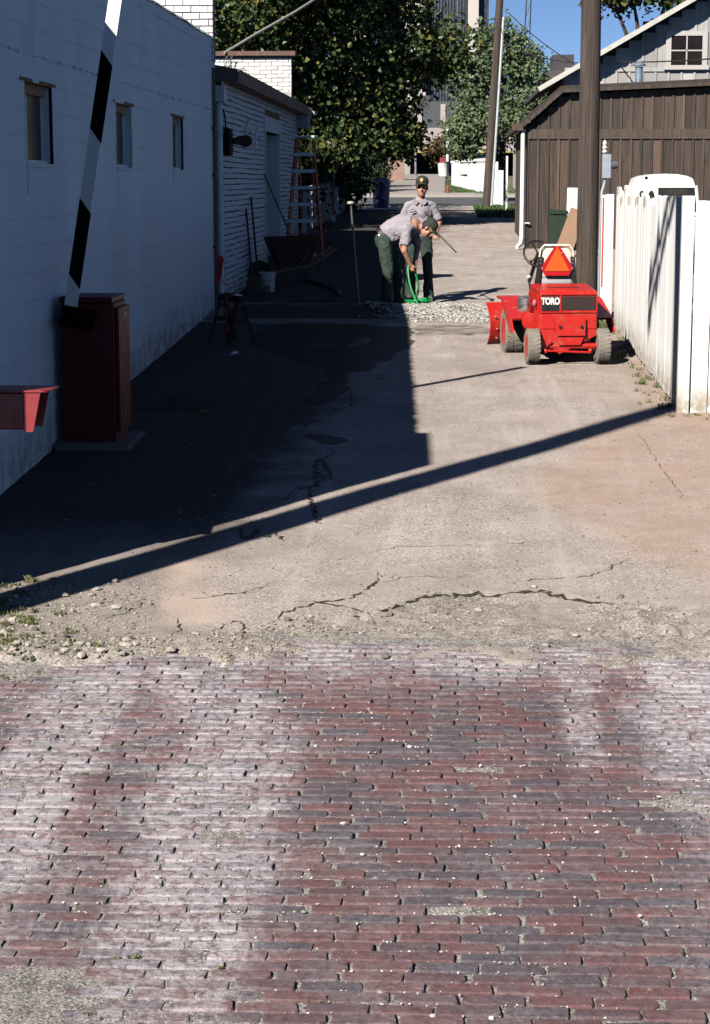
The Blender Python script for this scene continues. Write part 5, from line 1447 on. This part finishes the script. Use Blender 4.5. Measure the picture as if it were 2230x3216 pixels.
for S, E in ((RS, RE), (LS, LE)):
    d = (E - S); limb(t, [S + V3(0, 0, -.015), S + d * .45], [.060, .060]); t.tube([S, S + d * .5, S + d * .86], [.062, .064, .074], 14)
for S in (RS, LS): t.ell(S, (.066, .068, .066))
shA = folds(remesh(t.build('shirt', shirtm, pA), .009, 4), .10, .024)
# open collar, buttons, pockets, name tag
for s_ in (-1, 1):
    MB().prism([(s_ * .012, 1.455), (s_ * .085, 1.50), (s_ * .105, 1.44), (s_ * .055, 1.395)], 'y', -.112, -.100).build('collar', shirtm, shA)
    MB().prism([(s_ * .055, 1.315), (s_ * .145, 1.305 if s_ < 0 else 1.29), (s_ * .145, 1.290 if s_ < 0 else 1.275), (s_ * .055, 1.300)], 'y', -.140, -.128).build('pocket_flap', dkm, shA)
MB().prism([(-.012, 1.45), (.05, 1.455), (.02, 1.375)], 'y', -.110, -.100).build('open_neck', skin, shA)
MB().bb(-.135, -.065, -.138, -.130, 1.335, 1.345).build('name_tag', dkm, shA)
for zz in (1.34, 1.26, 1.17, 1.08): MB().lathe([(.006, -.006), (.006, 0), (0, 0)], (.015, -.132, zz), 'y', 8).build('button', dkm, shA)
q = MB(); q.ell((0, .01, .94), (.168, .122, .12))
for s_ in (-1, 1):
    q.tube([V3(s_ * .085, .01, .93), V3(s_ * .105, .0, .70), V3(s_ * .12, -.012, .50), V3(s_ * .13, .005, .28), V3(s_ * .135, .01, .05)], [.098, .090, .072, .072, .080], 16)
    q.ell((s_ * .085, .01, .90), (.10, .10, .10))
folds(remesh(q.build('trousers', trousm, pA), .010, 4), .085, .034)
bt = MB(); bt.tube([V3(0, .006, .985), V3(0, .006, 1.025)], [.172, .172], 20); ob = bt.build('belt', M('belt_black', (.015, .013, .012), .5), pA); ob.scale = (1, .74, 1)
boot(pA, V3(-.135, .0, .085), (-.15, -1, 0)); boot(pA, V3(.135, .0, .085), (.25, -1, 0))
rod = thing('thin_rod', 'thin dark rod held by the standing man, pointing down to the right', 'rod', (-.16, 28.28, z0 + 1.02))
MB().tube([(-.12, .02, .12), (.30, -.16, -.30)], .009, 7).build('rod', steel, rod)

# ------------------------------------------------------------------ bending man, side on, facing right
zB = gz(27.65)
pB = thing('person', 'man in grey shirt bent double over a green hose at the gravel edge', 'person', (-.84, 27.65, zB))
b = MB()
HP = V3(-.03, 0, .965); SH = V3(.34, -.02, 1.15); NK = V3(.42, -.03, 1.145); HC2 = V3(.565, -.06, 1.105)
P, rot = head(b, HC2, (.62, -.22, -.78), (.80, -.10, .62))
limb(b, [V3(.36, -.02, 1.14), V3(.50, -.045, 1.125)], [.062, .056])
limb(b, [HP, V3(.14, 0, 1.09), SH], [.135, .135, .13])
# near arm (his right) and far arm reach down to the hose
nS, nE, nW = V3(.27, -.19, 1.07), V3(.235, -.20, .80), V3(.325, -.11, .60)
fS, fE, fW = V3(.36, .16, 1.07), V3(.42, .14, .83), V3(.385, -.01, .63)
limb(b, [nS, nE, nW], [.056, .049, .032]); limb(b, [fS, fE, fW], [.056, .048, .032])
hand(b, nW, V3(.25, .15, -.9), (.5, .8, .1), .85); hand(b, fW, V3(-.2, -.1, -.9), (-.4, -.8, 0), .85)
nH, nK, nA = V3(-.05, -.085, .93), V3(.0, -.10, .49), V3(-.03, -.10, .10)
fH, fK, fA = V3(.0, .09, .93), V3(.14, .12, .50), V3(.17, .14, .10)
limb(b, [nH, nK, nA], [.09, .055, .042]); limb(b, [fH, fK, fA], [.09, .055, .042])
remesh(b.build('body', skin, pB), .0085, 4)
face_bits(P, rot, pB); hair(P, rot, pB); cap(P, rot, pB)
t = MB()
t.tube([V3(-.06, 0, 1.02), V3(.06, 0, 1.085), V3(.20, -.005, 1.145), V3(.33, -.015, 1.16), V3(.40, -.02, 1.15)], [.135, .160, .172, .150, .085], 18)
t.ell((.22, -.01, 1.10), (.20, .185, .155), (0, R(-20), 0)); t.ell((.05, 0, 1.0), (.15, .15, .12)); t.ell((.30, -.10, 1.10), (.10, .12, .09)); t.ell((.33, .09, 1.10), (.10, .12, .09))
for S, E in ((nS, nE), (fS, fE)):
    d = E - S; limb(t, [S + V3(0, 0, .03), S + d * .4], [.074, .072]); t.tube([S, S + d * .5, S + d * .72], [.074, .078, .084], 14)
shB = folds(remesh(t.build('shirt', shirtm, pB), .009, 4), .10, .034)
q = MB(); q.ell((-.06, .0, .95), (.135, .165, .135)); 
for H, K, A, in ((nH, nK, nA), (fH, fK, fA)):
    q.tube([H, H.lerp(K, .5), K, K.lerp(A, .5), A + V3(0, 0, -.04)], [.112, .098, .080, .076, .086], 16); q.ell(H, (.112, .105, .112))
folds(remesh(q.build('trousers', trousm, pB), .010, 4), .09, .036)
bl_ = MB(); bl_.tube([V3(-.075, 0, .99), V3(-.040, 0, 1.03)], [.148, .146], 22); o = bl_.build('belt', M('belt_black', (.015, .013, .012), .5), pB)
MB().ell((-.12, -.13, 1.0), (.022, .012, .03)).build('key_ring', chrome, o)
MB().box((-.09, -.15, .93), (.05, .02, .06)).build('pouch', M('pouch_tan', (.40, .33, .22), .7), o, bevel=.006)
boot(pB, nA + V3(0, 0, -.015), (1, -.3, 0)); boot(pB, fA + V3(0, 0, -.015), (1, -.1, 0))

# ------------------------------------------------------------------ hose
hm = M('green_hose', (.012, .22, .065), .35, .1, 15)
ho = thing('garden_hose', 'bright green garden hose running from the bending man\'s hands to loose coils', 'hose', (-.50, 27.5, gz(27.5)))
def smooth_path(pts, k=6):
    pts = [Vector(p) for p in pts]; out = []
    for i in range(len(pts) - 1):
        p0, p1, p2, p3 = pts[max(i - 1, 0)], pts[i], pts[i + 1], pts[min(i + 2, len(pts) - 1)]
        for j in range(k):
            t = j / k; out.append(.5 * ((2 * p1) + (p2 - p0) * t + (2 * p0 - 5 * p1 + 4 * p2 - p3) * t * t + (3 * p1 - p0 - 3 * p2 + p3) * t ** 3))
    out.append(pts[-1]); return out
hb = gz(27.5)
q = [(-.53, 27.55, 1.70 - hb), (-.55, 27.52, 1.58 - hb), (-.52, 27.42, 1.38 - hb), (-.44, 27.28, 1.18 - hb), (-.37, 27.2, 1.09 - hb)]
q = [(x + .50, y - 27.5, z) for x, y, z in q]
MB().tube(smooth_path(q), .016, 9).build('hose_run', hm, ho, smooth=60)
q = [(-.46, 27.6, 1.66), (-.44, 27.6, 1.52), (-.40, 27.62, 1.34), (-.43, 27.7, 1.20), (-.48, 27.8, 1.12), (-.52, 27.9, 1.11)]
MB().tube(smooth_path([(x + .50, y - 27.5, z - hb) for x, y, z in q]), .016, 9).build('hose_loop', hm, ho, smooth=60)
q = []
for k in range(40):
    a = k / 40 * 2 * math.pi * 2.5; r_ = .14 + .02 * math.sin(k * .7) + .0015 * k
    q.append((-.42 + r_ * math.cos(a) * 1.15 + .50, 27.78 + r_ * math.sin(a) * 1.5 - 27.5, 1.125 - hb + .012 * (k // 16) + .008 * math.sin(k)))
MB().tube(smooth_path(q, 3), .015, 8).build('hose_coil', hm, ho, smooth=60)
MB().tube([(.125, -.305, .035), (.135, -.34, .028)], .023, 8).build('coupling', M('brass', (.5, .34, .12), .35, .1, metal=.8), ho)
# ================================================================== TREES
def leaf_mesh(name, centers, normals, size, mat, parent, aspect=1.0, fold=.25):
    n = len(centers); c = np.asarray(centers); nm = np.asarray(normals)
    nm = nm / (np.linalg.norm(nm, axis=1, keepdims=True) + 1e-9)
    rv = rng.normal(size=(n, 3)); t = np.cross(nm, rv); t /= np.linalg.norm(t, axis=1, keepdims=True) + 1e-9
    b = np.cross(nm, t); s = (size * rng.uniform(.6, 1.25, n))[:, None]
    base = c - t * s * .5; tip = c + t * s * .5
    l = c + b * s * .42 * aspect - t * s * .10 + nm * s * fold; r = c - b * s * .42 * aspect - t * s * .10 + nm * s * fold
    l2 = c + b * s * .26 * aspect + t * s * .25 + nm * s * fold * .6; r2 = c - b * s * .26 * aspect + t * s * .25 + nm * s * fold * .6
    v = np.stack([base, l, l2, tip, r2, r], 1).reshape(-1, 3)
    o = np.arange(n)[:, None] * 6
    f = np.concatenate([o + np.array([[0, 3, 2, 1]]), o + np.array([[0, 5, 4, 3]])], 0)
    return raw_mesh(name, v, f, 4, mat, parent)
def crown(blobs, n_per_vol, droop=.0, shell=.55, seed=0, clump=8, csz=.22):
    C = []; N = []
    for (c, r, w) in blobs:
        n = int(n_per_vol * w / clump)
        d = rng.normal(size=(n, 3)); d /= np.linalg.norm(d, axis=1, keepdims=True)
        rad = (shell + (1 - shell) * rng.random(n) ** .7) * (1 + .16 * rng.normal(size=n))
        p = np.array(c) + d * rad[:, None] * np.array(r)
        p = np.repeat(p, clump, 0) + rng.normal(size=(n * clump, 3)) * csz * np.array([1, 1, .8])
        dn = np.repeat(d, clump, 0)
        nn = dn * .7 + rng.normal(size=p.shape) * .75 + np.array([0, 0, .35])
        C.append(p); N.append(nn)
    return np.concatenate(C), np.concatenate(N)
def mat_leaf(name, cols, rough=.5, trans=.25):
    n = NT(name); r = n.new('ShaderNodeNewGeometry').outputs['Random Per Island']
    c = n.ramp(r, [(i / (len(cols) - 1), q) for i, q in enumerate(cols)])
    n.done(c, rough, None, spec=.35)
    tl = n.new('ShaderNodeBsdfTranslucent'); n.link(c, tl.inputs['Color'])
    mx = n.new('ShaderNodeMixShader'); mx.inputs[0].default_value = trans
    n.link(n.b.outputs[0], mx.inputs[1]); n.link(tl.outputs[0], mx.inputs[2]); n.link(mx.outputs[0], n.out.inputs['Surface'])
    return n.mat
bark = M('bark', (.055, .042, .032), .95, .3, 8, .8, 20, stretch=(4, 4, .8))
def limbs(parent, base, h, r, tips, name='trunk'):
    m = MB(); b = Vector(base)
    m.tube([b, b + Vector((.05, 0, h * .35)), b + Vector((-.05, .1, h * .7)), b + Vector((0, 0, h))], [r * 1.25, r, r * .8, r * .45], 12)
    m.build(name, bark, parent, smooth=60)
    for t in tips:
        a = b + Vector((0, 0, h * random.uniform(.35, .75))); t = Vector(t); mid = a.lerp(t, .5) + Vector((0, 0, .35))
        MB().tube([a, mid, t], [r * .4, r * .25, r * .08], 7).build('limb', bark, parent, smooth=60)
# large dark tree overhanging the alley
tA = thing('large_tree', 'large dark leafy tree overhanging the middle of the alley', 'tree', (-4.6, 50, gz(50)))
lmA = mat_leaf('broad_leaf', [(.016, .034, .012), (.030, .060, .020), (.055, .095, .030), (.12, .13, .034), (.034, .066, .028), (.22, .20, .055)], .42, .2)
blobs = [((-4.6, 50.0, 8.6), (2.4, 2.4, 2.3), 5), ((-2.4, 49.2, 8.0), (1.9, 2.0, 2.0), 5), ((-.55, 49.2, 6.0), (1.3, 1.6, .95), 3.0), ((-2.9, 48.6, 6.2), (1.9, 1.9, 1.6), 5), ((-4.9, 48.5, 6.4), (1.6, 1.6, 1.7), 4),
         ((-1.75, 48.9, 4.6), (1.15, 1.5, 1.15), 3.4), ((-3.3, 48.6, 4.7), (1.1, 1.5, 1.2), 3), ((-2.9, 47.9, 7.6), (1.7, 1.2, 1.6), 3.2), ((-1.3, 49.4, 7.3), (.8, 1.2, .8), 1.1), ((-2.6, 50, 10.2), (2.2, 2.2, 1.6), 3), ((-4.9, 50, 10.6), (2.2, 2.2, 1.6), 3),
         ((-5.2, 46.2, 7.0), (1.8, 1.5, 1.7), 3.6), ((-3.7, 45.8, 8.3), (1.7, 1.5, 1.4), 3), ((-1.15, 48.8, 3.85), (.55, .8, .45), .8), ((-2.55, 47.6, 3.85), (.35, .5, .4), .6), ((-3.05, 46.6, 3.6), (.28, .4, .22), .3), ((-2.75, 46.6, 3.45), (.16, .2, .12), .12)]
c_, n_ = crown(blobs, 900, shell=.35, clump=9, csz=.17)
leaf_mesh('crown', c_, n_, .135, lmA, tA, 1.15)
limbs(tA, (.0, 0, -.1), 6.0, .28, [(2.6, -1.0, 4.0), (1.2, -1.4, 3.4), (3.8, -.8, 5.0), (-.6, -.6, 6.2), (2.2, 0, 7.0)])
for ch in tA.children:
    if ch.name.startswith('crown'): ch.matrix_parent_inverse = Matrix.Translation(-Vector(tA.location))
def tree(name, label, base, blobs, dens, size, mat, h, r, shell=.45, csz=.2, clump=8, aspect=1.0):
    t = thing(name, label, 'tree', base)
    c, n = crown(blobs, dens, shell=shell, clump=clump, csz=csz)
    o = leaf_mesh('crown', c - np.array(base), n, size, mat, t, aspect)
    limbs(t, (0, 0, -.1), h, r, [(b_[0][0] - base[0], b_[0][1] - base[1], b_[0][2] - base[2]) for b_ in blobs[:5]])
    return t
lmB = mat_leaf('poplar_leaf', [(.09, .14, .065), (.14, .20, .095), (.20, .26, .14), (.25, .31, .17), (.11, .17, .08)], .5, .4)
tree('poplar_tree', 'pale green sunlit poplar beyond the leaning pole', (2.1, 78, gz(78)),
     [((1.0, 77, 6.6), (.9, 1.2, 1.3), 2.2), ((2.2, 77, 7.1), (1.1, 1.2, 1.4), 2.6), ((3.1, 77, 6.3), (.9, 1.2, 1.5), 2.2), ((1.9, 76.5, 5.2), (1.5, 1.4, 1.0), 3), ((.75, 77, 4.9), (.9, 1.1, .9), 1.8), ((3.3, 77, 4.9), (.8, 1.1, .9), 1.6),
      ((1.35, 77, 8.2), (.35, .5, .8), .7), ((2.0, 77, 8.5), (.35, .5, .7), .7), ((2.75, 77, 8.0), (.35, .5, .8), .7), ((3.35, 77, 7.5), (.35, .5, .6), .5), ((.6, 77, 4.2), (.6, .8, .45), .8)], 900, .15, lmB, 5.2, .2, .3, .16)
tree('background_tree', 'dark green treetop rising behind the grey barn roof', (6.2, 62, gz(62)), [((5.6, 62, 9.3), (1.2, 1.4, 1.2), 2), ((7.2, 62, 9.6), (1.6, 1.6, 1.6), 3), ((4.9, 61.5, 8.8), (.6, .8, .6), .8)], 700, .2, lmA, 6, .25)
# darker trees and bushes behind the left fence
lmC = mat_leaf('shade_leaf', [(.012, .022, .008), (.022, .036, .011), (.032, .05, .015)], .6, .1)
for i, (x, y, z, s_) in enumerate([(-5.2, 54, 4.6, 2.2), (-4.6, 60, 4.8, 2.4), (-6.5, 47, 4.4, 2.0), (-4.9, 67, 5.2, 2.3)]):
    tree('yard_tree', ['leafy dark tree right behind the big tree', 'dark tree standing by the far street corner on the left', 'dark tree close behind the white gable', 'shady tree across the street on the left'][i], (x, y, gz(y)), [((x, y, z), (s_, s_, s_), 4), ((x + .5, y - .5, z - 1.4), (s_ * .8, s_ * .8, 1.2), 2.5), ((x - .6, y + .4, z + 1.6), (s_ * .7, s_ * .7, 1.3), 2)], 520, .2, lmC, 3.4, .2)
for i, (x, y, r_) in enumerate([(-4.4, 45.2, 1.1), (-4.2, 47.6, 1.2), (-4.3, 50.5, 1.2), (-4.1, 53.5, 1.2), (-4.0, 57.5, 1.5), (-3.6, 61.6, 1.5), (-3.9, 88.5, 1.6), (-4.2, 96.5, 2.0)]):
    b_ = thing('shrub', ['dark shrub nearest the gable wall behind the rail fence', 'second dark shrub behind the rail fence', 'middle dark shrub behind the rail fence', 'fourth dark shrub behind the rail fence', 'fifth dark shrub behind the rail fence', 'last dark shrub beside the near sidewalk', 'dark shrub on the far side of the street', 'dark shrub along the left of the far alley'][i], 'shrub', (x, y, gz(y)))
    c, n = crown([((0, 0, .9), (r_ * .75, r_, 1.0), 3.4), ((0, .4, 2.0), (r_ * .7, r_ * .8, 1.0), 2.6)], 520, shell=.3, clump=8, csz=.15)
    leaf_mesh('foliage', c, n, .15, lmC, b_)
    MB().tube([(0, 0, -.1), (.05, 0, .9)], [.05, .03], 7).build('stem', bark, b_)

# ------------------------------------------------------------------ rail fence, post and bins in the tree's shade
rf = thing('picket_fence', 'old white picket fence in the deep shade under the big tree', 'fence', (-3.3, 45, gz(45)))
owp = M('old_white_paint', (.45, .45, .44), .85, .3, 6, .3)
y = 45.0
while y < 61.5:
    W(MB().bb(-3.36, -3.26, y - .05, y + .05, gz(y) - .05, gz(y) + 1.05).build('post', owp, rf)); y += 2.05
for zz in (.35, .85): W(MB().bar((-3.25, 45, gz(45) + zz), (-3.25, 61.4, gz(61.4) + zz), .04, .08).build('rail', owp, rf))
y = 45.1
pk0 = None
while y < 61.4:
    q = MB().prism([(-.035, 0), (.035, 0), (.035, .92), (0, 1.0), (-.035, .92)], 'x', -.01, .01) if pk0 is None else None
    if pk0 is None: pk0 = q.build('picket', owp, rf); o = pk0
    else: o = copy_obj(pk0, rf)
    o.location = (-3.215, y, gz(y) + .08); W(o); y += .16
mp = thing('metal_post', 'thin dark metal post standing at the edge of the shade', 'post', (-2.62, 44.5, gz(44.5)))
MB().tube([(0, 0, -.05), (0, 0, 1.42)], .03, 8).build('post', M('post_blue', (.03, .04, .075), .4, .2), mp)
MB().bb(-.05, .05, -.045, -.03, .28, .42).build('label_plate', M('plate_grey', (.4, .42, .46), .5), mp)
for i, (x, y) in enumerate([(-2.25, 66.0)]):
    bn = thing('blue_bin', 'dark blue waste bin at the street corner under the trees', 'bin', (x, y, gz(y)))
    bm2 = M('bin_blue', (.006, .015, .07), .5, .2)
    MB().lathe([(0, 0), (.26, 0), (.31, .85), (.33, .87), (.33, .9), (0, .9)], (0, 0, 0), 'z', 18).build('drum', bm2, bn, smooth=40)
    MB().lathe([(.34, .905), (.34, .93), (.2, 1.02), (0, 1.04)], (0, 0, 0), 'z', 18).build('lid', bm2, bn, smooth=40)

# ================================================================== STREET AND FAR END
asph = M('street_asphalt', (.075, .078, .085), .9, .2, 1.5, .3, 20)
conc = M('sidewalk_concrete', (.34, .31, .28), .9, .15, 1.2, .3, 20)
def sheet(name, x0, x1, y0, y1, dz, mat, n=6):
    v = []; 
    for i in range(n + 1):
        yy = y0 + (y1 - y0) * i / n; v += [(x0, yy, gz(yy) + dz), (x1, yy, gz(yy) + dz)]
    return tag(raw_mesh(name, v, [(2 * i, 2 * i + 1, 2 * i + 3, 2 * i + 2) for i in range(n)], 4, mat), kind='structure')
sheet('near_sidewalk', -60, 60, 63.3, 67.5, .02, conc)
sheet('street', -80, 80, 67.7, 82.8, -.06, asph)
sheet('far_sidewalk', -60, 60, 83.0, 86.5, .03, conc)
sheet('far_alley', -3.0, -.12, 86.5, 131, .02, M('far_alley_concrete', (.30, .27, .245), .9, .25, .7, .3, 10, dirt=(.12, .11, .10)))
for nm, y0 in (('near_kerb', 67.5), ('far_kerb', 82.8)):
    tag(MB().bb(-60, 60, y0, y0 + .2, gz(y0) - .12, gz(y0) + .035).build(nm, conc, None), kind='structure')
gl = mat_grass('lawn', (.035, .075, .02), (.05, .10, .025), (.08, .13, .04))
sp = []
V = []; F = []
def lawn(name, label, x0, x1, y0, y1, n, h):
    V = []; F = []
    for _ in range(n):
        x, y = random.uniform(x0, x1), random.uniform(y0, y1); z = gz(y) - .02; a = random.uniform(0, 6.28); w_ = .03
        hh = h * random.uniform(.5, 1.2); o = len(V); dx, dy = math.cos(a) * w_, math.sin(a) * w_
        V += [(x - dx, y - dy, z), (x + dx, y + dy, z), (x + dx * .3 + random.gauss(0, .03), y + random.gauss(0, .03), z + hh)]; F.append((o, o + 1, o + 2))
    return tag(raw_mesh(name, V, F, 3, gl), label, 'grass', kind='stuff')
lawn('verge_grass', 'strip of green lawn beside the far alley and white gate', -.1, 1.3, 87.5, 112, 5000, .12)
lawn('corner_grass', 'dark grass growing round the foot of the leaning pole', .9, 3.4, 56, 68, 5200, .14)
lawn('street_grass', 'grass verge in front of the far white fence', 1.2, 6, 84.5, 88, 2000, .1)
# far white fence with a lattice gate
ff = thing('far_white_fence', 'bright white fence with a slotted gate across the street', 'fence', (.9, 91, gz(91)))
fw_ = M('far_white_paint', (.82, .82, .80), .7, .05)
def fpanel(name, x0, y0, x1, y1, za, zb_, t=.04, base=None):
    L = math.hypot(x1 - x0, y1 - y0); a = math.atan2(y1 - y0, x1 - x0); g_ = gz((y0 + y1) / 2)
    o = MB().box((0, 0, 0), (L, t, zb_ - za)).build(name, fw_, ff); o.location = ((x0 + x1) / 2, (y0 + y1) / 2, g_ + (za + zb_) / 2); o.rotation_euler = (0, 0, a); return W(o)
A_, B_, C_ = (.22, 99.0), (1.0, 91.2), (1.95, 85.9)
for k in range(12):
    t0_, t1_ = k / 12, (k + .9) / 12
    fpanel('slat', A_[0] + (B_[0] - A_[0]) * t0_, A_[1] + (B_[1] - A_[1]) * t0_, A_[0] + (B_[0] - A_[0]) * t1_ - .015, A_[1] + (B_[1] - A_[1]) * t1_, .05, .62 if k > 5 else 1.3)
fpanel('gate_panel', .61, 95.1, .985, 91.35, .70, 1.22); fpanel('top_rail', .2, 99.1, 1.9, 85.8, 1.30, 1.42, .10)
fpanel('panel', 1.12, 90.5, C_[0], C_[1], -.1, 1.29); fpanel('pier', .99, 91.0, 1.12, 90.55, -.2, 1.29, .12)
nf = thing('near_white_fence', 'bright white board fence between the leaning pole and the shed', 'fence', (1.6, 69, gz(69)))
for k in range(3): W(MB().bb(1.42 + k * .19, 1.60 + k * .19, 68.9, 68.93, gz(69) - .05, gz(69) + (1.55 if k < 2 else 1.25)).build('board', fw_, nf))
W(MB().bb(1.86, 1.92, 61.9, 61.96, gz(62) - .1, gz(62) + 1.75).build('corner_post', fw_, nf))
hy = thing('red_hydrant', 'small faded red fire hydrant at the far kerb', 'hydrant', (.02, 85.6, gz(85.6))); hy.scale = (.75, .75, .7)
hr = M('hydrant_red', (.22, .07, .05), .6, .15)
MB().lathe([(.12, 0), (.12, .04), (.09, .06), (.09, .38), (.11, .40), (.10, .46), (.05, .53), (0, .55)], (0, 0, 0), 'z', 14).build('barrel', hr, hy, smooth=40)
MB().tube([(-.17, 0, .30), (.17, 0, .30)], .05, 10).build('outlet', hr, hy)
cn = thing('white_drum', 'white drum standing at the far end of the alley', 'drum', (-.25, 124, gz(124)))
MB().lathe([(0, 0), (.30, 0), (.38, .82), (.40, .84), (0, .84)], (0, 0, 0), 'z', 16).build('drum', fw_, cn, smooth=40)
bpz = thing('brick_pier', 'reddish brick gate pier at the left of the far alley', 'pier', (-2.95, 112, gz(112)))
MB().prism([(-.45, 0), (.45, 0), (.45, 1.9), (.2, 2.0), (-.25, 1.9), (-.45, 1.5)], 'y', -.3, .3).build('pier', M('far_brick', (.30, .19, .15), .85, .2, 6, .4, 20), bpz)
ps = thing('striped_post', 'tall white and black banded post at the end of the far alley', 'post', (.0, 126, gz(126)))
for k in range(7): MB().tube([(0, 0, k * .45), (0, 0, k * .45 + .45)], .09, 10).build('band', fw_ if k % 2 == 0 else blk, ps)
MB().bb(-.5, -.1, -.1, .1, 0, 1.15).build('red_cabinet', M('far_red', (.22, .03, .035), .6), ps)
p4 = thing('dark_pole', 'slim dark pole beside the striped post', 'pole', (.75, 120, gz(120))); pole_mesh(8.0, .16, .12).build('pole', polem, p4)
p5 = thing('sign_pole', 'thin grey pole at the far left of the alley end', 'pole', (-2.0, 122, gz(122))); MB().tube([(0, 0, 0), (0, 0, 5.2)], .07, 8).build('pole', M('pole_grey', (.2, .2, .2), .6), p5)
MB().bb(-.15, .9, -.05, .05, 4.2, 5.0).build('sign_panel', M('sign_dark', (.05, .05, .05), .6), p5)
tree('small_tree', 'small brownish tree in front of the concrete building', (-.4, 135, gz(135)), [((-.4, 135, 5.0), (1.2, 1, .9), 2)], 500, .22, mat_leaf('rust_leaf', [(.09, .05, .025), (.13, .075, .035), (.07, .07, .03)], .6, .2), 2.0, .12)

# low concrete building with a deep dark undercroft
lowb = thing('concrete_building', 'pale concrete building raised over a dark parking undercroft', 'building', (0, 150, gz(150)))
cc_ = M('pale_concrete', (.36, .32, .305), .85, .1, .4, .2, 6)
gB = gz(150)
W(MB().bb(-25, 25, 150, 175, 5.1, 6.9).build('parapet', cc_, lowb))
W(MB().bb(-25, 25, 149.9, 150.0, 5.02, 5.12).build('edge_strip', M('edge_yellow', (.50, .36, .10), .7), lowb))
W(MB().bb(-25, 25, 160, 160.3, gB - 1, 5.1).build('back_wall', M('undercroft', (.02, .019, .018), .9), lowb))
for k in range(-4, 5):
    W(MB().bb(2.2 + k * 6, 3.1 + k * 6, 150.5, 151.4, gB - 1, 5.1).build('column', cc_, lowb))
W(MB().bb(-20, 20, 158, 170, 6.9, 9.2).build('upper_storey', M('dark_upper', (.06, .065, .075), .6), lowb))
for k in range(12): W(MB().bb(-12 + k * 1.9, -11.6 + k * 1.9, 157.9, 158, 6.95, 9.0).build('mullion', cc_, lowb))
tow = thing('office_tower', 'tall concrete and dark glass office tower behind the trees', 'tower', (-1, 230, gz(230)))
tg = mat_glass('tower_glass', (.03, .035, .05)); tc = M('tower_concrete', (.46, .43, .40), .85, .08, .2, .15, 4)
W(MB().bb(-12, 4.7, 232, 250, 4, 70).build('core', tc, tow))
for a, b_ in ((-9.5, -5.2), (-2.6, .9), (1.0, 2.2)):
    W(MB().bb(a, b_, 231.9, 232.0, 4, 70).build('glass_bay', tg, tow))
    n_ = max(2, int((b_ - a) / .35))
    for k in range(1, n_): W(MB().bb(a + (b_ - a) * k / n_ - .03, a + (b_ - a) * k / n_ + .03, 231.75, 231.9, 4, 70).build('mullion', M('tower_mullion', (.10, .10, .12), .6), tow))
for a, b_ in ((-5.15, -2.65), (2.3, 3.5), (-12, -9.6)): W(MB().bb(a, b_, 230.8, 231.99, 4, 70).build('pier', tc, tow))
W(MB().bb(3.6, 4.69, 231.9, 231.99, 4, 70).build('dark_end_bay', tg, tow))  # end bay in the tower's dark glass
# distant roofs and a dark brick block past the poplar
db = thing('distant_block', 'small dark rooftop block showing past the poplar', 'building', (9.3, 150, gz(150)))
W(MB().bb(7.4, 10.5, 150, 160, 3, 11.2).build('wall', M('dark_block', (.07, .06, .06), .8), db)); W(MB().bb(8.0, 9.6, 150.5, 155, 11.2, 12.4).build('roof_house', M('dark_block2', (.05, .045, .05), .8), db))
for k in range(3): W(MB().bb(7.9 + k * .8, 8.4 + k * .8, 149.95, 150, 9.6, 10.6).build('window', tg, db))
nb = thing('neighbour_house', 'pale house wall glimpsed between the poplar and the barn', 'house', (4.0, 95, gz(95)))
W(MB().bb(3.4, 9, 95, 101, 2, 6.0).build('wall', M('house_wall', (.45, .43, .42), .8), nb)); W(MB().prism([(3.1, 6.0), (9.3, 6.0), (6.2, 7.6)], 'y', 94.6, 101.4).build('roof', roofm, nb))
